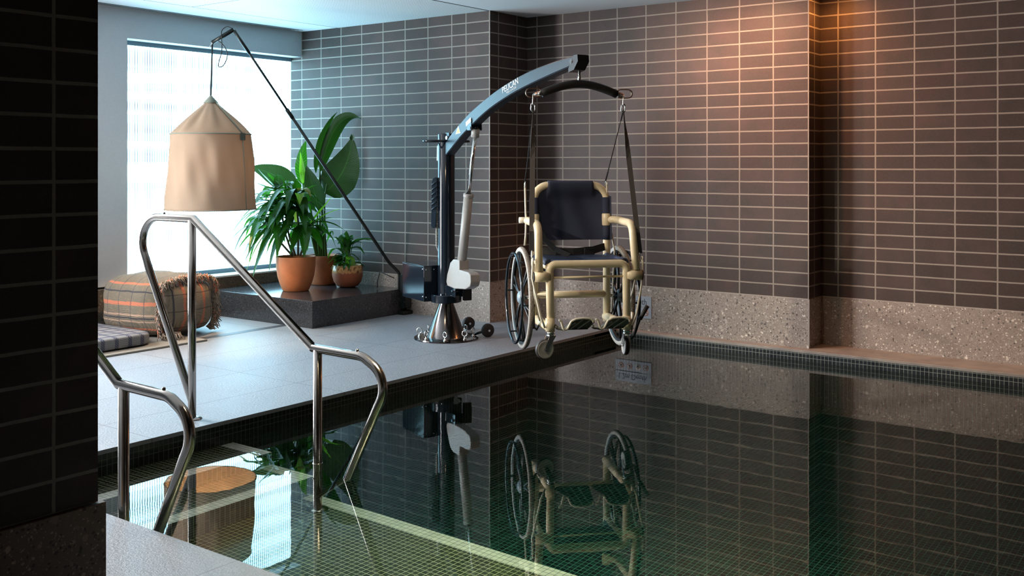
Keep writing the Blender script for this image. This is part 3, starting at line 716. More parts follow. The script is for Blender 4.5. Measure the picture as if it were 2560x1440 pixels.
# actuator
act = MB()
d0 = V(0.235, 0, 0.545); d1 = V(0.330, 0, 0.995); d2 = V(0.424, 0, 1.392)
act.tube([d0-(d1-d0)*0.1, d1], 0.031, 24); act.lathe([(0.031, -0.012), (0.034, -0.010), (0.034, 0.012), (0.020, 0.014)], d1, 24, M4=(d2-d1).to_track_quat('Z', 'Y').to_matrix().to_4x4())
at = act.build('actuator', 'offwhite', lift)
b = MB()
b.prism([(0.070, 0.400), (0.085, 0.374), (0.20, 0.364), (0.272, 0.372), (0.268, 0.562), (0.175, 0.562), (0.130, 0.535), (0.088, 0.45)], -0.036, 0.036, lambda u, v, t: V(u, t, v))
b.prism([(0.19, 0.3645), (0.35, 0.376), (0.418, 0.402), (0.430, 0.43), (0.425, 0.478), (0.395, 0.492), (0.19, 0.502)], -0.0355, 0.0355, lambda u, v, t: V(u, t, v))
bmesh.ops.bevel(b.bm, geom=b.bm.edges[:], offset=0.007, segments=3, profile=0.6, affect='EDGES')
for f in b.bm.faces: f.smooth = f.calc_area() < 0.0008
b.build('motor_housing', 'offwhite', at)
b = MB(); b.tube([d1, d2], 0.0125, 16); b.build('piston_rod', 'chrome', at)
b = MB(); ax = (d2-d1).normalized(); b.cyl(d2-ax*0.01, d2+ax*0.045, 0.027, 20); b.build('rod_collar', 'offwhite', at)
b = MB(); b.box(0.385, 0.445, -0.040, -0.034, 1.425, 1.50, bev=0.002); b.box(0.385, 0.445, 0.034, 0.040, 1.425, 1.50, bev=0.002); b.cyl((0.43, -0.044, 1.44), (0.43, 0.044, 1.44), 0.010, 12); b.cyl(d2+ax*0.04, (0.435, 0, 1.45), 0.014, 12); b.build('clevis', 'powder', lift)
b = MB(); b.box(0.04, 0.20, -0.032, -0.026, 0.306, 0.375, bev=0.002); b.box(0.04, 0.20, 0.026, 0.032, 0.306, 0.375, bev=0.002); b.cyl((0.17, -0.044, 0.345), (0.17, 0.044, 0.345), 0.009, 12); b.build('lower_clevis', 'powder', lift)
# battery box
b = MB(); b.box(-0.41, -0.05, -0.147, 0.147, 0.255, 0.497, bev=0.003); bx = b.build('battery_box', 'powder', lift)
b = MB(); b.box(-0.412, -0.048, -0.149, 0.149, 0.497, 0.503, bev=0.001); b.build('lid', 'powder', bx)
for yy, zz in ((-0.13, 0.475), (-0.13, 0.285), (-0.07, 0.475), (-0.07, 0.285)):
    b = MB(); b.lathe([(0.005, 0), (0.004, 0.003), (0.0005, 0.004)], (-0.049, yy, zz), 10, 'x'); b.build('screw', 'chrome', bx)
for xx, zz in ((-0.065, 0.48), (-0.065, 0.29)):
    b = MB(); b.lathe([(0.005, 0), (0.004, -0.003), (0.0005, -0.004)], (xx, -0.149, zz), 10, 'y'); b.build('screw', 'chrome', bx)
b = MB(); b.box(0.06, 0.085, 0.095, 0.155, 0.262, 0.40, bev=0.003); b.build('rear_bracket', 'black', lift)
# transport wheels
for sx, ny in ((0.10, 0.272), (-0.25, 0.305)):
    b = MB(); b.tube([(sx*0.6, 0.19, 0.02), (sx, ny-0.02, 0.046)], 0.009, 10); arm = b.build('wheel_arm', 'powder', lift)
    b = MB(); b.mi = 0; b.lathe([(0.012, -0.016), (0.040, -0.016), (0.046, -0.011), (0.047, 0.0), (0.046, 0.011), (0.040, 0.016), (0.012, 0.016)], (sx, ny, 0.047), 32, 'x'); b.cyl((sx-0.02, ny, 0.047), (sx+0.02, ny, 0.047), 0.014, 14)
    w = b.build('wheel', 'rubber', lift)
    b = MB(); b.cyl((sx+0.018, ny, 0.047), (sx+0.026, ny, 0.047), 0.008, 12); b.build('axle_cap', 'chrome', w)
# control pouch, hand control and coiled lead on the camera-left side of the mast
Lc = Matrix.Rotation(-LRZ+YAW, 4, 'Z')                      # lateral axis seen in the lift's frame
def LT(a, d, z): return (Lc @ V(a, d, 0))+V(0, 0, z)
b = MB(); b.prism([(-0.103, 0.77), (-0.098, 1.09), (-0.085, 1.112), (-0.060, 1.115), (-0.058, 1.02), (-0.066, 0.90), (-0.070, 0.765), (-0.088, 0.760)], -0.03, 0.03, lambda u, v, t: LT(u, t, v))
bmesh.ops.bevel(b.bm, geom=b.bm.edges[:], offset=0.006, segments=2, affect='EDGES')
for i in range(6):
    b.tube([LT(-0.10, -0.031, 1.06-i*0.034), LT(-0.080, -0.035, 1.075-i*0.034), LT(-0.062, -0.031, 1.085-i*0.034)], 0.0045, 8)
b.build('control_pouch', 'pouch', lift)
pts = [LT(-0.066+0.006*math.cos(k*1.0), 0.0+0.006*math.sin(k*1.0), 1.06-0.42*k/260) for k in range(261)]+[LT(-0.055, 0, 0.60), LT(-0.04, 0.0, 0.50)]
b = MB(); b.tube(pts, 0.0032, 6); b.build('coiled_lead', 'coil', lift)
b = MB(); b.box(-0.018, 0.018, -0.012, 0.012, -0.055, 0.055, bev=0.008, M4=Matrix.Translation(LT(-0.052, 0.035, 1.28)) @ Matrix.Rotation(0.06, 4, 'Y')); b.build('hand_control', 'offwhite', lift)

# ================================================================ spreader bar, straps, wheelchair (one frame: x sideways, y backwards)
WO = V(-3.304, 4.957, 0); WRZ = math.radians(47.27)
TW = Matrix.Translation(WO) @ Matrix.Rotation(WRZ, 4, 'Z')
SY_ = -0.20
sp = empty('spreader_bar', 'black foam covered curved spreader bar with copper toned end loops hanging from the boom', 'spreader bar', TW @ V(0, SY_, 0), WRZ)
sp.location.z = 1.60
def S(x, y, z): return V(x, y, z-1.60)
arc = [S(-0.215+0.43*k/16, 0, 1.593+0.055*math.sin(PI*k/16)) for k in range(17)]
b = MB(); b.tube([S(-0.258, 0, 1.582)]+arc+[S(0.255, 0, 1.583)], 0.010, 12); b.build('core_bar', 'chrome', sp)
b = MB(); b.tube(arc, [0.0225]*17, 18); b.build('foam_sleeve', 'foam', sp)
b = MB(); b.box(-0.006, 0.006, -0.004, 0.004, 1.665-1.60, 1.765-1.60, bev=0.001); b.lathe([(0.008, 0.05), (0.010, 0.055), (0.010, 0.078), (0.007, 0.085)], (0, 0, 0.010), 14); b.cyl((0, -0.03, 0.160), (0, 0.03, 0.160), 0.006, 10); b.build('swivel_link', 'chrome', sp)
for s_ in (-1, 1):
    b = MB(); x = s_*0.262
    pts = []
    for k in range(25):
        a = 2*PI*k/24; u, v_ = math.cos(a), math.sin(a); pts.append(S(x-s_*0.004, 0, 1.596)+V(0.018*(1 if u > 0 else -1)+u*0.026, 0, v_*0.024))
    b.ribbon(pts, 0.020, 0.005, V(0, 1, 0)); b.tube([S(x-s_*0.036, 0, 1.60), S(x-s_*0.012, 0, 1.588)], 0.009, 10); b.build('end_loop', 'copper', sp)
    b = MB(); b.lathe([(0.011, -0.012), (0.015, -0.012), (0.015, 0.012), (0.011, 0.012)], S(s_*0.226, 0, 1.590), 16, 'x'); b.build('end_collar', 'chrome', sp)
def strap(label, x0, p1, w, wide_side, colm, rod):
    """hanging strap: quick links at the top, webbing, snap hook at the bottom"""
    t = empty('lifting_strap', label, 'strap', TW @ V(x0, SY_, 1.53), WRZ, None)
    def Q(x, y, z): return V(x-x0, y-SY_, z-1.53)
    top = Q(x0, SY_, 1.500); bot = Q(*p1); d = (bot-top).normalized(); side = V(*wide_side)
    b = MB(); n = 14; tw = []
    pts = [top.lerp(bot, k/n)+V(0, 0, 0.0) for k in range(n+1)]
    for k in range(n+1):
        f = min(1, k/5.0); a0 = V(0.25, 1, 0).normalized(); tw.append(a0.lerp(side, f).normalized())
    b.ribbon(pts, w, 0.0025, tw); b.build('webbing', colm, t)
    b = MB(); b.ribbon([top+V(0, 0, 0.004), top.lerp(bot, 0.13)+V(0.0, -0.002, 0)], w*0.55, 0.007, V(0.25, 1, 0)); b.build('stitched_fold', 'web_black', t)
    b = MB(); b.ribbon([top.lerp(bot, 0.86)-V(0, 0.001, 0), bot], w*0.9, 0.006, side); b.build('stitched_fold', 'web_black', t)
    b = MB(); b.link(bot-V(0, 0, 0.016), 0.045, 0.020, 0.0025, d, side.cross(d) if rod else side); b.build('snap_hook', 'chrome', t)
    return t
def toplinks(x0, label):
    t = empty('shackle', label, 'shackle', TW @ V(x0, SY_, 1.53), WRZ, None)
    b = MB(); b.link(V(0, 0, 0.028), 0.058, 0.018, 0.003, V(0, 0, 1), V(0.3, 1, 0)); b.build('upper_link', 'chrome', t)
    b = MB(); b.link(V(0, 0, -0.014), 0.046, 0.024, 0.0035, V(0, 0, 1), V(1, 0.2, 0)); b.build('lower_link', 'chrome', t)
toplinks(-0.262, 'pair of steel links under the left end of the spreader bar')
toplinks(0.252, 'pair of steel links under the right end of the spreader bar')
strap('wide dark lifting strap down to the left front of the wheelchair', -0.262, (-0.296, -0.33, 0.735), 0.028, (1, -0.15, 0), 'web', 1)
strap('narrow black lifting strap down to the left rear hook of the wheelchair', -0.262, (-0.268, 0.0, 1.10), 0.016, (0.15, 1, 0), 'web_black', 0)
strap('wide dark lifting strap down to the right front of the wheelchair', 0.252, (0.292, -0.38, 0.72), 0.028, (1, -0.15, 0), 'web', 1)
strap('narrow black lifting strap down to the right rear hook of the wheelchair', 0.252, (0.208, 0.01, 1.105), 0.016, (0.5, 1, 0), 'web_black', 0)

wc = empty('pool_wheelchair', 'cream tube pool wheelchair with navy seat hanging over the pool corner', 'wheelchair', V(WO.x, WO.y, 0.158), WRZ)
ZO = 0.158
def W(x, y, z): return V(x, y, z-ZO)
TR = 0.0215
# back frame
b = MB(); b.tube(fillet([W(-0.212, 0, 0.30), W(-0.212, 0.0, 0.80), W(-0.212, 0.02, 1.083), W(0.212, 0.02, 1.083), W(0.212, 0.0, 0.80), W(0.212, 0, 0.30)], [0, 0.085, 0.085, 0], 10), TR, 22); b.build('back_frame', 'cream', wc)
# front frame
b = MB(); b.tube(fillet([W(-0.206, -0.40, 0.315), W(-0.212, -0.39, 0.668), W(0.212, -0.39, 0.668), W(0.214, -0.40, 0.315)], [0.035, 0.035], 7), TR, 22)
for s_ in (-1, 1):
    b.tube([W(s_*0.210, -0.40, 0.315), W(s_*0.211, -0.398, 0.385)], 0.0245, 22)
b.build('front_frame', 'cream', wc)
for s_ in (-1, 1):
    b = MB(); b.tube([W(s_*0.212, -0.39, 0.655), W(s_*0.212, 0, 0.655)], 0.018, 16); b.build('seat_rail', 'cream', wc)
    b = MB(); b.tube([W(s_*0.212, -0.395, 0.335), W(s_*0.212, 0.02, 0.325)], 0.0235, 18); b.build('lower_rail', 'cream', wc)
    b = MB(); b.tube([W(s_*0.212, -0.392, 0.605), W(s_*0.296, -0.392, 0.605)], 0.0285, 20); j = b.build('arm_socket', 'cream', wc)
    b = MB(); b.tube([W(s_*0.296, -0.392, 0.605), W(s_*0.302, -0.392, 0.605)], 0.027, 20); b.build('rubber_cap', 'rubber', j)
    b = MB(); b.tube(fillet([W(s_*0.215, 0.0, 0.885), W(s_*0.262, -0.03, 0.884), W(s_*0.262, -0.335, 0.880), W(s_*0.268, -0.392, 0.63)], [0.03, 0.07], 9), TR, 22); b.build('armrest', 'cream', wc)
    b = MB(); b.lathe([(0.024, -0.035), (0.0275, -0.030), (0.0275, 0.030), (0.024, 0.035)], W(s_*0.212, 0.004, 0.885), 22); b.build('arm_collar', 'cream', wc)
    b = MB(); b.tube([W(s_*0.25, 0.01, 0.885), W(s_*0.30, 0.01, 0.885)], 0.017, 16); b.build('arm_lock', 'cream_light', wc)
b = MB(); b.tube([W(-0.212, 0, 0.458), W(0.212, 0, 0.458)], 0.0205, 20); b.build('rear_crossbar', 'cream', wc)
b = MB(); b.tube([W(-0.205, -0.392, 0.598), W(0.205, -0.392, 0.600)], 0.006, 12); b.build('front_rod', 'cream', wc)
# back fabric: a sleeve round the back tube, sagging between the posts
b = MB(); outl = [(-1.0, 0.770), (-1.0, 1.010), (-0.80, 1.030), (-0.66, 1.050), (-0.52, 1.100), (0.52, 1.100), (0.66, 1.050), (0.80, 1.030), (1.0, 1.010), (1.0, 0.770)]
def topz(q):
    q = abs(q)
    for (a, za), (c, zc) in (((0, 1.108), (0.50, 1.108)), ((0.50, 1.108), (0.66, 1.055)), ((0.66, 1.055), (0.80, 1.030)), ((0.80, 1.030), (1.0, 1.015))):
        if q <= c+1e-6: return za+(zc-za)*(q-a)/(c-a)
    return 1.015
cols = [-1+2*i/36 for i in range(37)]
g = []
for q in cols:
    zt = topz(q); row = []; over = abs(q) < 0.56; zf = 1.083 if over else zt; R_ = 0.0262 if over else 0.004
    def yz(z, side_):
        lean = 0.02*max(0, (z-0.80)/0.283); ff = max(0, min(1, (1.06-z)/0.06))
        sag = (0.022*(1-q*q)*math.sin(PI*min(1, (z-0.74)/0.36))+0.004*math.sin(9*q+14*(z-0.8)+2)*(1-q*q))*ff
        return lean+side_*(0.0235*(abs(q)**6)+0.004+(0.022*max(0, min(1, (z-1.01)/0.06)) if over else 0.0))+sag
    for k in range(15): z = 0.770+(zf-0.770)*k/14; row.append(W(q*0.236, yz(z, -1), z))
    y0 = (yz(zf, -1)+yz(zf, 1))/2; hw = (yz(zf, 1)-yz(zf, -1))/2
    for k in range(1, 7): a = PI*k/7; row.append(W(q*0.236, y0-hw*math.cos(a), zf+min(hw, R_)*math.sin(a)))
    for k in range(14, -1, -1): z = 0.770+(zf-0.770)*k/14; row.append(W(q*0.236, yz(z, 1), z))
    g.append([b.bm.verts.new(p) for p in row])
for i in range(36):
    for k in range(len(g[0])-1): b._f([g[i][k], g[i+1][k], g[i+1][k+1], g[i][k+1]], True)
for s_ in (-1, 1):      # sides wrap the posts
    b.tube([W(s_*0.212, 0.0, 0.770), W(s_*0.212, 0.0, 0.80), W(s_*0.212, 0.014, 1.012)], 0.0245, 20)
b.build('back_fabric', 'navy', wc)
# seat sling
b = MB(); g = []
for i in range(13):
    x = -0.205+0.41*i/12; row = []
    for k in range(11):
        y = -0.375+0.36*k/10; row.append(b.bm.verts.new(W(x, y, 0.688-0.028*(1-(x/0.205)**2)*math.sin(PI*k/10)+0.004*math.sin(x*30+y*22))))
    g.append(row)
for i in range(12):
    for k in range(10): b._f([g[i][k], g[i+1][k], g[i+1][k+1], g[i][k+1]], True)
b.tube([W(-0.205, -0.375, 0.686), W(0.0, -0.378, 0.684), W(0.205, -0.375, 0.686)], 0.006, 10)
for s_ in (-1, 1): b.tube([W(s_*0.208, -0.375, 0.672), W(s_*0.208, -0.02, 0.672)], 0.023, 16)
b.build('seat_sling', 'navy_light', wc)
b = MB(); b.ribbon([W(-0.20, 0.02, 0.86), W(-0.165, -0.04, 0.78), W(-0.115, -0.10, 0.725), W(-0.05, -0.16, 0.695)], 0.036, 0.003, V(1, 0.3, 0.4))
b.ribbon([W(-0.20, -0.01, 0.712), W(-0.10, -0.05, 0.708), W(0.0, -0.06, 0.706), W(0.12, -0.05, 0.714), W(0.20, -0.01, 0.73)], 0.042, 0.004, V(0, 0.2, 1)); b.box(-0.03, 0.03, -0.006, 0.006, -0.018, 0.018, bev=0.002, M4=Matrix.Translation(W(0.09, -0.075, 0.708)))
b.build('lap_belt', 'web_black', wc)
# lifting rods
for s_, dx in ((-1, 0), (1, -0.055)):
    b = MB(); b.tube([W(s_*0.268+dx, 0.0, 1.082), W(s_*0.262+dx*0.9, 0.005, 0.90), W(s_*0.262+dx*0.8, 0.005, 0.84), W(s_*0.262+dx*0.3, 0.01, 0.80)]+([W(s_*0.268, 0.03, 0.70), W(s_*0.25, 0.03, 0.345)] if s_ > 0 else [W(-0.268, 0.01, 0.74)]), 0.0055, 10)
    b.torus(W(s_*0.268+dx, 0.0, 1.090), 0.008, 0.0035, 'x', 18, 8); b.build('rear_lifting_rod', 'cream_light', wc)
    b = MB(); b.tube([W(s_*0.302, -0.392, 0.685), W(s_*0.306, -0.392, 0.60), W(s_*0.265, -0.41, 0.40), W(s_*0.240, -0.41, 0.335)], 0.006, 10)
    b.tube([W(s_*0.298, -0.36, 0.69), W(s_*0.275, -0.30, 0.50), W(s_*0.235, -0.25, 0.35)], 0.005, 10)
    b.torus(W(s_*0.302, -0.39, 0.695), 0.009, 0.0035, 'x', 18, 8); b.build('front_lifting_rod', 'cream_light', wc)
# footplates: hinged at the back, front lip turned up
for off, nm in ((-0.193, 0), (0.004, 1)):
    lip = [(0.000, 0.392), (0.010, 0.394), (0.022, 0.352), (0.034, 0.337), (0.048, 0.350), (0.066, 0.384), (0.090, 0.396), (0.130, 0.400), (0.165, 0.397), (0.182, 0.388), (0.186, 0.374)]
    yl = -0.535; L = [W(off+u, yl, z) for u, z in lip]
    b = MB(); b.tube(fillet(L, [0.012]*9, 3), 0.0062, 10); fp = b.build('footplate', 'cream_light', wc)
    b = MB(); hy = -0.425
    up = [W(off+u, yl+0.002, z-0.004) for u, z in lip[3:]]; dn = [W(off+0.004+0.184*k/7, hy, 0.330) for k in range(8)]
    up2 = [p+V(0, 0.004, 0.006) for p in up]; dn2 = [p+V(0, 0.004, 0.006) for p in dn]
    for A, B_ in ((up, dn), (up2, dn2)):
        vs = [(b.bm.verts.new(p), b.bm.verts.new(q)) for p, q in zip(A, B_)]
        for i in range(len(vs)-1): b._f([vs[i][0], vs[i+1][0], vs[i+1][1], vs[i][1]])
    b.build('plate', 'olive', fp)
    b = MB()
    for u in (0.075, 0.115, 0.155):
        k = min(range(len(lip)), key=lambda i: abs(lip[i][0]-u)); b.tube([W(off+u+0.012, yl+0.002, lip[k][1]-0.008), W(off+u-0.030, hy-0.002, 0.327)], 0.004, 6)
    b.build('rib', 'olive_rib', fp)
    b = MB(); b.tube([W(off+0.02, hy, 0.332), W(off+0.182, hy, 0.332)], 0.009, 10); b.tube([W(off+0.02, hy, 0.332), W(off+0.008, hy+0.02, 0.345)], 0.009, 10); b.build('hinge_bar', 'olive', fp)
# big wheels
for s_ in (-1, 1):
    cx = s_*0.285; c = W(cx, 0.0, 0.446)
    b = MB(); b.mi = 0
    prof = [(0.262, -0.013), (0.274, -0.0155), (0.283, -0.012), (0.288, -0.005), (0.288, 0.005), (0.283, 0.012), (0.274, 0.0155), (0.262, 0.013)]
    b.lathe(prof, c, 96, 'x')
    for f in b.bm.faces:
        f.material_index = 1 if ((f.calc_center_median()-c).yz.length > 0.2825) else 0
    w = b.build('wheel', ['tyre_side', 'tyre_tread'], wc)
    b = MB(); b.lathe([(0.264, -0.012), (0.256, -0.011), (0.250, -0.006), (0.248, 0.0), (0.250, 0.006), (0.256, 0.011), (0.264, 0.012)], c, 80, 'x'); b.build('rim', 'black', w)
    b = MB()
    for k in range(6):
        a = 2*PI*k/6+0.3
        for da in (-0.11, 0.11): b.tube([c+V(0, 0.03*math.cos(a), 0.03*math.sin(a)), c+V(s_*0.004, 0.12*math.cos(a+da*0.5), 0.12*math.sin(a+da*0.5)), c+V(0, 0.250*math.cos(a+da), 0.250*math.sin(a+da))], [0.0085, 0.007, 0.006], 8)
    b.build('spokes', 'black', w)
    b = MB(); b.lathe([(0.022, -0.02), (0.034, -0.012), (0.040, 0.0), (0.040, s_*0.0+0.001), (0.034, 0.012), (0.022, 0.02), (0.001, 0.022)], c+V(s_*0.006, 0, 0), 28, 'x', M4=None if s_ > 0 else Matrix.Rotation(PI, 4, 'Z')); b.build('hub', 'hub', w)
    b = MB(); b.torus(c+V(s_*0.046, 0, 0), 0.252, 0.0082, 'x', 88, 10)
    for k in range(6):
        a = 2*PI*k/6+0.05; p = c+V(0, 0.252*math.cos(a), 0.252*math.sin(a)); b.tube([p+V(s_*0.008, 0, 0), p+V(s_*0.046, 0, 0)], 0.0045, 8)
    b.build('push_rim', 'powder', w)
    b = MB(); b.tube([c+V(-s_*0.005, 0, 0), c+V(-s_*0.06, 0, 0)], 0.010, 12); b.build('axle', 'chrome', w)
# casters
def caster(x, y, axis, ang, trail):
    t = MB(); t.lathe([(0.012, 0.286), (0.022, 0.288), (0.023, 0.296), (0.018, 0.299), (0.022, 0.302), (0.022, 0.311), (0.012, 0.315)], (x, y, -ZO), 22); fk = t.build('caster', 'chrome', wc)
    R4 = Matrix.Translation(W(x, y, 0.0)) @ Matrix.Rotation(ang, 4, 'Z')
    def K(a, bb, z): return R4 @ V(a, bb, z)
    b = MB()
    for s_ in (-1, 1):
        b.prism([(-0.020, 0.290), (0.020, 0.290), (trail+0.010, 0.222), (trail, 0.212), (trail-0.010, 0.218)], s_*0.0175, s_*0.0205, lambda u, v, q: K(u, q, v))
    b.prism([(-0.020, 0.289), (0.020, 0.289), (0.020, 0.292), (-0.020, 0.292)], -0.02, 0.02, lambda u, v, q: K(u, q, v)); b.build('fork', 'chrome', fk)
    b = MB(); c = K(trail, 0, 0.222); R3 = Matrix.Rotation(ang, 4, 'Z')
    prof = [(0.008, -0.013), (0.034, -0.009), (0.040, -0.013), (0.048, -0.0125), (0.0525, -0.007), (0.0525, 0.007), (0.048, 0.0125), (0.040, 0.013), (0.034, 0.009), (0.008, 0.013)]
    b.lathe(prof, c, 40, 'y', M4=R3)
    for f in b.bm.faces: f.material_index = 1 if (f.calc_center_median()-c).length > 0.0485 else 0
    b.build('caster_wheel', ['caster_grey', 'caster_tread'], fk)
    b = MB(); b.tube([K(trail, -0.023, 0.222), K(trail, 0.023, 0.222)], 0.005, 10); b.build('axle_bolt', 'chrome', fk)
caster(-0.206, -0.40, 0, PI+0.28, 0.038)
caster(0.214, -0.40, 0, PI/2-0.05, 0.036)
# brake levers
b = MB(); b.tube([W(-0.278, -0.27, 0.433), W(-0.272, -0.26, 0.31)], 0.0105, 14); b.tube([W(-0.272, -0.26, 0.32), W(-0.25, -0.24, 0.30), W(-0.225, -0.22, 0.335)], 0.005, 10); b.lathe([(0.001, -0.008), (0.012, -0.007), (0.012, 0.007), (0.001, 0.008)], W(-0.279, -0.275, 0.437), 16, 'y'); b.build('brake_lever', 'rubber', wc)
b = MB(); b.tube([W(0.352, -0.33, 0.428), W(0.322, -0.325, 0.375), W(0.312, -0.32, 0.355)], 0.0115, 14); b.tube([W(0.312, -0.32, 0.355), W(0.278, -0.31, 0.262)], 0.0065, 10); b.build('brake_lever', 'rubber', wc)
b = MB(); b.lathe([(0.001, -0.010), (0.020, -0.008), (0.022, 0.0), (0.020, 0.008), (0.001, 0.010)], W(0.262, -0.33, 0.375), 18, 'x'); b.tube([W(0.235, -0.33, 0.33), W(0.262, -0.33, 0.37)], 0.014, 12); b.build('brake_mount', 'cream_light', wc)

# ================================================================ lantern floor lamp
LB = V(-5.69, 6.125, 0)
lamp = empty('lantern_lamp', 'tall dark pole lamp with a hanging beige canvas lantern shade', 'floor lamp', LB)
def P_(x, y, z): return V(x, y, z)-LB
apex = P_(-6.088, 4.768, 2.168); tip = P_(-6.213, 4.675, 2.080); bend = P_(-5.80, 6.07, 0.415); low = P_(-5.742, 6.13, 0.33)
mid = bend.lerp(apex, 0.675)
b = MB(); b.tube(fillet([P_(-5.742, 6.13, 0.03), low, bend, mid], [0.06, 0.06], 6), 0.0125, 14); b.build('lower_pole', 'lamp_metal', lamp)
dd = (apex-mid).normalized()
b = MB(); b.tube([mid-dd*0.03, apex], 0.0085, 12); b.tube([mid-dd*0.06, mid+dd*0.02], 0.015, 12); b.tube([apex-dd*0.20, apex], 0.0115, 12); b.build('upper_pole', 'lamp_metal', lamp)
b = MB(); b.tube([apex+V(0, 0, 0.008), tip], 0.0155, 12); b.build('arm', 'lamp_metal', lamp)
b = MB(); b.box(-0.03, 0.012, -0.012, 0.075, 0.05, 0.32, bev=0.004, M4=Matrix.Translation((0, 0, 0))); b.box(-0.06, 0.03, -0.03, 0.075, 0.0, 0.03, bev=0.004); b.cyl((-0.03, 0.0, 0.27), (0.035, 0.0, 0.27), 0.008, 10); b.cyl((-0.05, 0.0, 0.10), (0.04, 0.0, 0.10), 0.010, 10)
b.box(0.03, 0.045, -0.02, 0.03, 0.06, 0.15, bev=0.003); b.build('wall_bracket', 'lamp_metal', lamp)
b = MB(); q = P_(-5.80, 6.06, 0.36); b.tube([P_(-5.76, 6.09, 0.29), q+V(-0.07, -0.02, -0.02), q+V(-0.10, -0.02, -0.10), q+V(-0.10, -0.02, -0.15)], 0.004, 8); b.tube([P_(-5.70, 6.14, 0.31), P_(-5.64, 6.15, 0.33), P_(-5.58, 6.16, 0.36)], 0.006, 8); b.build('cable', 'cord', lamp)
sx_, sy_ = -6.222, 4.668; SH = P_(sx_, sy_, 0)
b = MB(); b.tube([tip, V(SH.x, SH.y, 1.69)], 0.0062, 10); b.build('hanging_cord', 'cord', lamp)
# spare flex looped over the arm
rx = V(math.cos(YAW), math.sin(YAW), 0)
def lp(a, z, d=0.02): return tip+rx*a+V(0, 0, z)+V(0.0, -d, 0)
loop = [(0.158, 0.10), (0.12, 0.112), (0.085, 0.085), (0.083, 0.03), (0.085, -0.03), (0.082, -0.075), (0.065, -0.135), (0.06, -0.17), (0.075, -0.178), (0.10, -0.16), (0.122, -0.11), (0.118, -0.06), (0.095, -0.02), (0.06, 0.01)]
LPp = dens([(a, z) for a, z in loop], 5)
b = MB(); b.tube([lp(a, z) for a, z in LPp], 0.0035, 8); b.build('spare_flex', 'cord', lamp)
b = MB(); b.tube([tip+V(0, 0, -0.005), tip-rx*0.012+V(0, 0, -0.02), tip-rx*0.02+V(0, 0, -0.04)], 0.003, 8); b.torus(tip-rx*0.005+V(0, 0, -0.008), 0.007, 0.003, 'y', 16, 8); b.build('hook', 'chrome', lamp)
def fold(a, h, k):
    if h > 1.425: q = min(1, (1.66-h)/0.235); return 0.085*math.sin(PI*q)*(math.sin(a*8+1.0)*0.6+math.sin(a*13+2)*0.4)
    q = (h-0.88)/0.54; return 0.022*math.sin(PI*min(1, max(0, q)))*(math.sin(a*5+q*3+0.5)+0.8*math.sin(a*9-q*4+2)+0.4*math.sin(a*17+q*6))
prof = [(0.032+0.248*k/12, 1.655-0.231*k/12) for k in range(13)]+[(0.2815, 1.415)]+[(0.2815+0.037*k/20, 1.415-0.535*k/20) for k in range(1, 21)]
sh = MB(); sh.keepn = False; sh.lathe(prof, SH, 96, 'z', wob=fold); shade = sh.build('shade', 'shade', lamp)
b = MB(); b.lathe([(0.002, 1.702), (0.006, 1.699), (0.052, 1.648), (0.050, 1.643)], SH, 32); b.build('cap', 'shade_trim', shade)
b = MB(); b.torus(SH+V(0, 0, 1.420), 0.2825, 0.0042, 'z', 72, 8); b.build('upper_hoop', 'shade_trim', shade)
b = MB(); b.torus(SH+V(0, 0, 0.882), 0.3185, 0.0055, 'z', 72, 8); b.build('lower_hoop', 'shade', shade)
sa = math.radians(-22)+YAW-0.05
def sp_(r, z, a=sa): return SH+V(r*math.cos(a), r*math.sin(a), z)
b = MB(); b.tube([sp_(0.285, 1.412), sp_(0.302, 1.20), sp_(0.309, 1.05), sp_(0.3205, 0.885)], 0.0035, 8)
b.tube([sp_(0.045, 1.652), sp_(0.16, 1.543), sp_(0.281, 1.425)], 0.006, 8)
for k in range(2): b.ribbon([sp_(0.286, 1.425), sp_(0.2895, 1.375)], 0.055, 0.003, V(-math.sin(sa), math.cos(sa), 0))
b.build('seam', 'shade_trim', shade)
b = MB(); b.lathe([(0.001, 1.30), (0.020, 1.295), (0.032, 1.265), (0.030, 1.235), (0.016, 1.20), (0.016, 1.19)][::-1], SH+V(0, 0, 0.02), 20); bl = b.build('bulb', 'bulb', lamp)
b = MB(); b.cyl(SH+V(0, 0, 1.30), SH+V(0, 0, 1.39), 0.02, 14); b.tube([SH+V(0, 0, 1.39), SH+V(0, 0, 1.66)], 0.004, 8); b.build('bulb_holder', 'lamp_metal', lamp)
l = bpy.data.lights.new('lantern_light', 'POINT'); l.energy = 42.0; l.color = (1, 0.66, 0.36); l.shadow_soft_size = 0.04
lo = bpy.data.objects.new('lantern_light', l); COL.objects.link(lo); lo.parent = lamp; lo.location = SH+V(0, 0, 1.22)

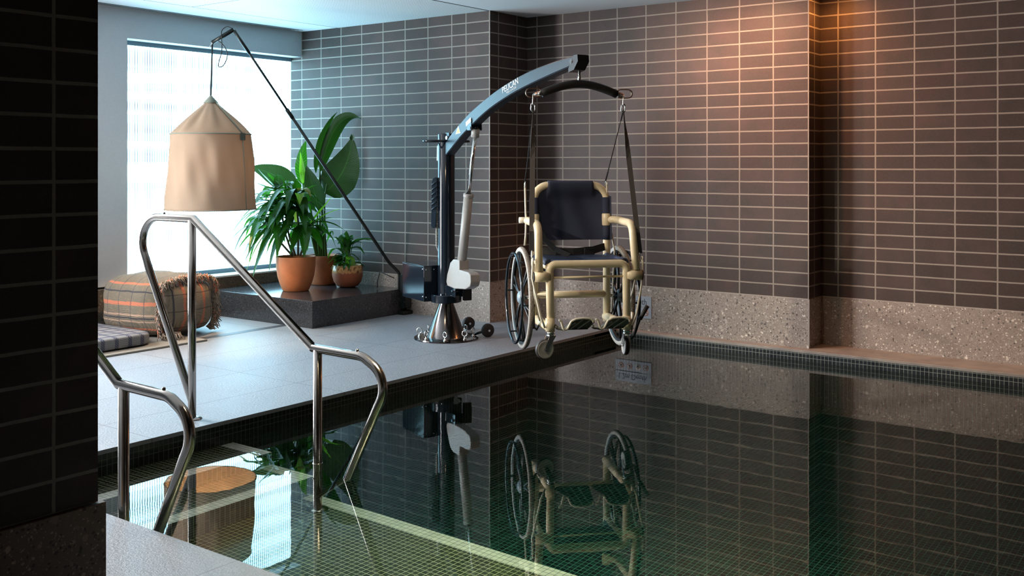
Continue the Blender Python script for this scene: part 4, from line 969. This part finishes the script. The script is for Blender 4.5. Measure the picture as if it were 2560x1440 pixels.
# ================================================================ plinth and potted plants
t = MB(); t.box(-6.942, -5.73, 5.19, YL-0.006, 0.0, 0.20, bev=0.0025); o = t.build('stone_plinth', 'granite'); o['label'] = 'low dark granite plinth in the corner carrying three potted plants'; o['category'] = 'plinth'
PT = 0.2005
rx3 = V(math.cos(YAW), math.sin(YAW), 0); fw = V(-math.sin(YAW), math.cos(YAW), 0)
def pot(t, prof, mat, soil_r, soil_z, soil):
    b = MB(); b.lathe(prof, seg=56); b.build('pot', mat, t)
    b = MB(); b.lathe([(0.001, soil_z+0.012), (soil_r*0.5, soil_z+0.010), (soil_r, soil_z)], seg=40, wob=lambda a, h, k: 0.0 if k == 2 else 0.08*math.sin(a*5)); b.build('soil', soil, t)
def pp(a, d, z): return rx3*a+fw*d+V(0, 0, z)
def foliage(t, leaves, name='foliage', mats=('leaf', 'leaf_lime', 'leaf_brown', 'leaf_big')):
    """leaves: (P0, P1, P2, width, fold, mat index, side or None)"""
    b = MB()
    for k, (a, c, e, w, fo, mi, sd) in enumerate(leaves):
        b.mi = mi; b.leaf(a, c, e, w, fo, 0.012, sd, 1.0, 14, k)
    b.keepn = True; b.build(name, list(mats), t)
rnd = random.Random(7)
# plant 1: drooping lance leaves on canes
c1 = V(-6.335, 5.565, PT); S1 = 315.0
p1 = empty('potted_corn_plant', 'potted plant with long drooping glossy leaves in a smooth terracotta pot at the plinth front', 'potted plant', c1)
pot(p1, [(0.001, 0), (0.098, 0.0), (0.104, 0.006), (0.125, 0.055), (0.143, 0.115), (0.153, 0.18), (0.156, 0.235), (0.157, 0.270), (0.155, 0.273), (0.148, 0.272), (0.146, 0.24), (0.143, 0.22)], 'terracotta', 0.144, 0.235, 'soil')
def px1(u, v, d=0.0, cu=737.0): return pp((u-cu)/S1, d, 1.2-(v-412)/S1-PT)
nodes = [((737, 640), (722, 590), (712, 525)), ((728, 640), (705, 580), (690, 470)), ((742, 640), (742, 560), (735, 480)), ((748, 640), (765, 600), (775, 560)), ((732, 640), (700, 600), (672, 560))]
b = MB()
for i, (A, B_, C_) in enumerate(nodes):
    dd_ = (-0.03, 0.05, 0.02, -0.02, -0.08)[i]
    b.tube([px1(*A, dd_*0.5), px1(*B_, dd_), px1(*C_, dd_)], [0.009, 0.008, 0.006], 8)
b.build('cane', 'cane', p1)
Lv = []
def add1(u0, v0, u1, v1, u2, v2, w, mi=0, d0=0.0, d2=0.0, fo=0.22):
    Lv.append((px1(u0, v0, d0), px1(u1, v1, (d0+d2)/2), px1(u2, v2, d2), w, fo, mi, None))
spec = [(705, 530, 620, 500, 576, 594, 0.055, 0, 0, -0.05), (700, 540, 630, 520, 592, 634, 0.06, 0, 0, -0.15), (705, 545, 640, 530, 585, 620, 0.05, 2, 0, -0.10), (702, 550, 650, 540, 604, 662, 0.055, 0, 0, -0.12), (700, 540, 640, 545, 612, 668, 0.05, 0, 0.03, 0.08), (706, 555, 660, 560, 625, 650, 0.05, 0, 0, -0.2),
 (700, 560, 672, 580, 646, 688, 0.062, 0, -0.05, -0.22), (712, 570, 690, 590, 677, 676, 0.050, 0, 0, -0.1), (705, 520, 650, 480, 600, 535, 0.06, 0, 0.02, 0.02), (700, 520, 645, 505, 590, 560, 0.05, 0, 0.05, 0.15),
 (690, 475, 665, 455, 641, 423, 0.062, 0, 0.05, 0.02), (692, 480, 650, 470, 632, 455, 0.06, 0, 0.05, 0.05), (690, 470, 690, 440, 684, 438, 0.05, 0, 0.05, 0.1), (695, 485, 640, 490, 632, 520, 0.06, 0, 0.05, -0.05), (693, 475, 672, 450, 658, 432, 0.05, 0, 0.05, 0.1), (690, 490, 660, 500, 634, 492, 0.05, 0, 0.05, 0.0),
 (712, 505, 712, 470, 700, 437, 0.058, 0, 0, 0.0), (722, 515, 715, 480, 690, 450, 0.055, 0, 0, -0.06), (735, 500, 725, 470, 718, 448, 0.055, 0, 0.02, 0.0), (735, 485, 745, 460, 738, 450, 0.045, 0, 0.02, -0.05), (740, 495, 765, 470, 790, 462, 0.05, 0, 0.02, 0.0), (738, 500, 770, 480, 755, 530, 0.045, 0, 0, -0.1),
 (752, 490, 757, 470, 757, 512, 0.046, 1, -0.12, -0.16), (740, 520, 735, 500, 728, 575, 0.055, 0, 0, -0.18), (745, 540, 770, 520, 795, 560, 0.05, 0, 0, -0.15), (772, 562, 800, 530, 828, 492, 0.052, 1, 0, -0.02), (775, 565, 810, 530, 853, 522, 0.045, 1, 0, 0.02), (775, 560, 815, 545, 863, 576, 0.045, 0, 0, -0.05), (770, 565, 800, 560, 838, 598, 0.055, 0, 0, -0.1),
 (765, 570, 790, 580, 812, 622, 0.06, 0, 0, -0.14), (760, 575, 765, 590, 768, 640, 0.055, 0, 0, -0.16), (755, 560, 745, 580, 735, 632, 0.055, 0, 0, -0.18), (720, 560, 705, 580, 700, 640, 0.052, 0, 0, -0.16), (730, 540, 720, 560, 712, 612, 0.055, 0, -0.02, -0.2), (770, 560, 800, 545, 835, 548, 0.05, 0, 0.05, 0.1), (715, 530, 690, 540, 668, 600, 0.055, 0, 0, -0.2),
 (700, 500, 670, 500, 650, 545, 0.06, 0, 0, -0.15), (735, 500, 720, 510, 705, 560, 0.06, 0, 0, -0.2), (745, 510, 760, 520, 775, 580, 0.055, 0, 0, -0.2), (720, 560, 680, 570, 655, 640, 0.05, 0, 0.05, 0.1), (700, 550, 660, 560, 640, 610, 0.055, 0, 0.1, 0.15), (690, 560, 640, 590, 605, 690, 0.02, 2, 0.0, 0.05), (705, 560, 650, 560, 600, 625, 0.055, 0, 0.1, 0.1)]
for s in spec: add1(*s[:6], s[6]*1.75, s[7], s[8], s[9])
for k in range(80):
    n_ = rnd.choice(nodes); a = rnd.uniform(0, 2*PI); L_ = rnd.uniform(0.26, 0.42); t0 = rnd.uniform(0.55, 1.0)
    P0 = px1(*n_[1], 0).lerp(px1(*n_[2], 0), t0); dir_ = V(math.cos(a), math.sin(a), 0)
    if dir_.dot(rx3) > 0.35: L_ *= 0.7
    Lv.append((P0, P0+dir_*L_*0.5+V(0, 0, L_*rnd.uniform(0.1, 0.5)), P0+dir_*L_*0.85+V(0, 0, -L_*rnd.uniform(0.1, 0.6)), rnd.uniform(0.07, 0.10), 0.25, 0 if rnd.random() < 0.93 else 2, None))
foliage(p1, Lv)
# plant 2: tall broad leaves behind
c2 = V(-6.49, 6.0, PT); S2 = 297.0
p2 = empty('potted_bird_of_paradise', 'tall potted plant with broad paddle leaves in the rear terracotta pot', 'potted plant', c2)
pot(p2, [(0.001, 0), (0.100, 0.0), (0.106, 0.006), (0.112, 0.02), (0.128, 0.10), (0.136, 0.19), (0.139, 0.24), (0.137, 0.244), (0.130, 0.243), (0.128, 0.215)], 'terracotta_dark', 0.130, 0.212, 'coir')
def px2(u, v, d=0.0): return pp((u-808)/S2, d, 1.2-(v-412)/S2-PT)
rxt = tuple(rx3)
stems = [[(803, 640), (800, 560), (797, 470), (800, 415)], [(808, 640), (806, 560), (800, 440), (797, 405)], [(815, 640), (812, 580), (812, 500), (818, 460)], [(795, 640), (782, 580), (760, 500), (756, 458)], [(800, 640), (792, 580), (795, 540), (797, 520)], [(792, 640), (775, 570), (745, 500), (722, 462)], [(797, 640), (785, 590), (775, 520), (768, 470)]]
b = MB()
for k, s in enumerate(stems):
    d_ = (0, 0.02, -0.03, 0.02, -0.04, -0.05, 0.05)[k]; b.tube([px2(u, v, d_*(i/3)) for i, (u, v) in enumerate(s)], [0.012, 0.010, 0.007, 0.005], 8)
b.build('stem', 'stem', p2)
Lv = []
def add2(a, c, e, w, fo, mi, sd=None, d=0.0): Lv.append((px2(*a, d), px2(*c, d), px2(*e, d), w, fo, mi, sd))
s_tilt = (rx3*0.75+fw*0.65); 
add2((790, 432), (800, 330), (844, 280), 0.085, 0.4, 3, tuple(rx3*0.6+fw*0.8), 0.0)
add2((800, 428), (836, 262), (903, 299), 0.15, 0.5, 3, tuple(rx3*0.8+fw*0.3+V(0, 0, -0.5)), 0.02)
add2((812, 480), (872, 440), (881, 343), 0.34, 0.12, 3, tuple(rx3*0.95+V(0, 0, 0.45)), -0.02)
add2((880, 352), (884, 342), (878, 336), 0.05, 0.5, 3, rxt, -0.02)
add2((758, 462), (742, 400), (764, 350), 0.115, 0.2, 0, rxt, 0.04)
add2((757, 458), (758, 430), (751, 380), 0.060, 0.3, 1, rxt, 0.0)
add2((800, 530), (788, 470), (769, 414), 0.185, 0.15, 3, rxt, -0.05)
add2((738, 478), (700, 430), (628, 418), 0.23, 0.2, 3, tuple(V(0, 0, 1)*0.9+fw*0.45), -0.05)
add2((768, 472), (752, 440), (728, 455), 0.06, 0.3, 0, rxt, 0.1)
add2((797, 560), (770, 520), (765, 600), 0.05, 0.3, 0, None, -0.1)
for k in range(7):
    u = 775+k*9; add2((u, 590), (u+rnd.uniform(-25, 25), 560), (u+rnd.uniform(-50, 50), 620), 0.06, 0.3, 0, None, rnd.uniform(-0.12, 0.1))
foliage(p2, Lv)
# plant 3: small bowl
c3 = V(-6.19, 5.99, PT); S3 = 305.0
p3 = empty('potted_peace_lily', 'small leafy plant in a round glazed terracotta bowl beside the lamp pole', 'potted plant', c3)
pot(p3, [(0.001, 0), (0.06, 0.0), (0.088, 0.012), (0.112, 0.045), (0.124, 0.09), (0.126, 0.13), (0.122, 0.178), (0.119, 0.181), (0.114, 0.178), (0.115, 0.15)], 'glazed', 0.116, 0.155, 'soil')
def px3(u, v, d=0.0): return pp((u-877)/S3, d, 1.2-(v-412)/S3-PT)
Lv = []; b = MB()
spec = [(872, 640, 872, 600, 872, 578, 0.06, 0), (878, 625, 890, 590, 888, 588, 0.05, 0), (885, 615, 905, 590, 935, 602, 0.065, 0), (890, 612, 925, 585, 958, 612, 0.055, 0), (880, 625, 905, 610, 920, 636, 0.065, 0), (868, 625, 850, 590, 846, 592, 0.05, 0), (862, 630, 840, 610, 826, 650, 0.055, 0), (866, 640, 850, 640, 858, 668, 0.055, 0), (875, 640, 890, 645, 893, 684, 0.055, 1), (880, 640, 885, 660, 876, 690, 0.04, 1), (870, 650, 860, 655, 858, 676, 0.04, 0), (884, 635, 900, 640, 908, 660, 0.05, 0), (870, 620, 865, 600, 850, 612, 0.06, 0), (865, 615, 862, 588, 868, 583, 0.05, 0), (880, 618, 900, 600, 912, 610, 0.06, 0), (875, 645, 862, 640, 842, 665, 0.05, 0), (885, 615, 880, 590, 884, 600, 0.06, 0)]
for k, s in enumerate(spec):
    d_ = rnd.uniform(-0.07, 0.05); Lv.append((px3(s[0], s[1], 0), px3(s[2], s[3], d_*0.6), px3(s[4], s[5], d_), s[6]*1.6, 0.25, s[7], None))
    b.tube([V(rnd.uniform(-0.02, 0.02), rnd.uniform(-0.02, 0.02), 0.15), px3(s[0], s[1], 0)], 0.003, 6)
for k in range(16):
    a = rnd.uniform(0, 2*PI); h = rnd.uniform(0.18, 0.27); P0 = V(0.03*math.cos(a), 0.03*math.sin(a), h-0.02); r_ = rnd.uniform(0.09, 0.16)
    Lv.append((P0, P0+V(math.cos(a)*r_*0.6, math.sin(a)*r_*0.6, 0.06), P0+V(math.cos(a)*r_, math.sin(a)*r_, -0.02), rnd.uniform(0.04, 0.055), 0.3, 0, None))
b.build('stem', 'stem', p3); foliage(p3, Lv)

# ================================================================ floor seating
rug = MB(); rug.box(-6.93, -5.90, 2.55, 4.40, 0.0012, 0.013, bev=0.004); o = rug.build('floor_rug', 'rug', loc=None); o['label'] = 'flat braided grey rug under the floor cushion'; o['category'] = 'rug'
def cushion_mesh(lx, ly, h, nx, ny, nz, puff, rc, seed, amp):
    """soft box by a superellipsoid-ish grid"""
    bm = bmesh.new(); bmesh.ops.create_cube(bm, size=2.0); bmesh.ops.subdivide_edges(bm, edges=bm.edges[:], cuts=14, use_grid_fill=True)
    for v in bm.verts:
        x, y, z = v.co
        r = max(abs(x), abs(y), abs(z)); k = rc
        px, py, pz = x*lx/2, y*ly/2, z*h/2
        L = (abs(x)**k+abs(y)**k+abs(z)**k)**(1/k); s = 1/L
        px, py, pz = px*s, py*s, pz*s
        px += puff*lx*(x*s)*(1-(y*y))*(1-(z*z)) if abs(x) > 0.99 else 0; py += puff*ly*(y*s)*(1-x*x)*(1-z*z) if abs(y) > 0.99 else 0; pz += puff*h*(z*s)*(1-x*x)*(1-y*y) if z > 0.99 else 0
        n = mnoise.noise(V(px*9+seed, py*9, pz*9))*amp; v.co = V(px, py, pz+h/2)*1.0+v.co.normalized()*n
        v.co.z = max(v.co.z, 0.0)
    for f in bm.faces: f.smooth = True
    return bm
PR = math.radians(9)
pf = empty('pouf', 'large plaid woven pouf with orange stripes and frayed fringe under the window', 'pouf', (-6.47, 4.40, 0.0135), PR)
PLX, PLY, PH = 0.64, 0.54, 0.395
bm = cushion_mesh(PLX, PLY, PH, 0, 0, 0, 0.07, 5.0, 3.0, 0.012)
for f in bm.faces: f.material_index = 1 if (f.normal.x > 0.8) else 0
b = MB(); b.bm.free(); b.bm = bm; b.keepn = True; b.build('cover', ['plaid', 'plaid_end'], pf)
b = MB(); rf = random.Random(5)
def fringe_path(k, n):            # round the end face
    a = 2*PI*k/n; c_, s_ = math.cos(a), math.sin(a); r = ((abs(c_)/(PLY/2-0.012))**4.6+(abs(s_)/(PH/2-0.010))**4.6)**(-1/4.6)*0.965
    return V(PLX/2-0.045, c_*r, PH/2+s_*r)
for k in range(1000):
    p = fringe_path(k+rf.random(), 1000)
    if p.z < 0.03: continue
    out = V(rf.uniform(0.0, 0.8), p.y*2.2, (p.z-PH/2)*2.6).normalized(); q = p+out*rf.uniform(0.014, 0.045)+V(rf.uniform(0, 0.015), 0, 0); q2 = q+V(rf.uniform(-0.005, 0.03), rf.uniform(-0.02, 0.02), rf.uniform(-0.05, -0.01))
    b.mi = 1 if rf.random() < 0.13 else 0; b.tube([p, V(q.x, q.y, max(0.006, q.z)), V(q2.x, q2.y, max(0.006, q2.z))], [0.0042, 0.0036, 0.0025], 5)
o = b.build('fringe', ['fringe', 'yarn_orange'], pf); o['kind'] = 'stuff'
b = MB()
for k in range(70):               # loose cords lying on the floor by the pouf
    a = rf.uniform(-0.9, 0.4); p = V(0.30+rf.uniform(-0.02, 0.05), -0.20+rf.uniform(-0.06, 0.05), 0.012+rf.uniform(0, 0.02)); L_ = rf.uniform(0.05, 0.12); d_ = V(math.cos(a), math.sin(a), 0)
    b.tube([p, p+d_*L_*0.5+V(rf.uniform(-0.02, 0.02), rf.uniform(-0.02, 0.02), 0.012), p+d_*L_+V(0, 0, -p.z+0.004)], 0.0025, 5)
o = b.build('loose_tassel', 'fringe', pf); o['kind'] = 'stuff'
fc = empty('floor_cushion', 'flat checked blue grey floor cushion on the rug beside the pouf', 'cushion', (-6.46, 3.47, 0.0135), 0.0)
bm = cushion_mesh(0.93, 1.22, 0.085, 0, 0, 0, 0.0, 9.0, 9.0, 0.004)
b = MB(); b.bm.free(); b.bm = bm; b.keepn = True; b.build('cover', 'plaid_mat', fc)

# ================================================================ depth sign
sg = empty('depth_sign', 'grey 1.2m Depth sign with pool warning discs on the terrazzo skirting', 'sign', (-4.055, YR-0.0055, 0.070))
b = MB(); b.box(0, 0.305, -0.0035, 0, 0.084, 0.162, bev=0.001); b.build('upper_plate', 'sign', sg)
b = MB(); b.box(0, 0.305, -0.0035, 0, 0.0, 0.080, bev=0.001); b.build('lower_plate', 'sign', sg)
text('lettering', '1.2m Depth', 0.064, 'sign_text', sg, Matrix.Translation((0.020, -0.004, 0.100)) @ Matrix.Rotation(PI/2, 4, 'X'), 0.0004, 0.80)
for k, x in enumerate((0.050, 0.122, 0.192, 0.258)):
    b = MB(); b.lathe([(0.0005, -0.0046), (0.024, -0.0046), (0.024, -0.0035)], (x, 0, 0.042), 28, 'y'); d_ = b.build('warning_disc', 'sign_white', sg)
    if k != 2:
        b = MB(); b.torus((x, -0.0048, 0.042), 0.021, 0.0016, 'y', 28, 6); b.tube([(x-0.014, -0.0052, 0.028), (x+0.014, -0.0052, 0.056)], 0.0012, 6); b.build('red_ring', 'sign_red', d_)
    b = MB(); Y = -0.0056
    if k == 0: segs = [((-0.012, 0.008), (0.010, -0.006)), ((0.0, 0.002), (0.012, 0.006)), ((-0.004, 0.0), (-0.008, -0.010))]
    elif k == 1: segs = [((-0.006, -0.008), (0.0, 0.004)), ((0.0, 0.004), (0.012, 0.0)), ((-0.002, 0.0), (0.006, -0.010))]
    elif k == 2: segs = [((0, -0.014), (0, 0.004)), ((-0.010, 0.008), (-0.004, -0.006)), ((0.010, 0.008), (0.004, -0.006))]
    else: segs = [((-0.014, 0.0), (0.004, 0.002)), ((0.004, 0.002), (0.012, -0.006))]
    for (a0, a1), (c0, c1_) in segs: b.tube([(x+a0, Y, 0.042+a1), (x+c0, Y, 0.042+c1_)], 0.0022, 6)
    b.lathe([(0.001, Y-0.001), (0.004, Y), (0.004, Y+0.001)], (x+0.002, 0, 0.042+0.012), 12, 'y'); b.build('pictogram', 'sign_text', d_)
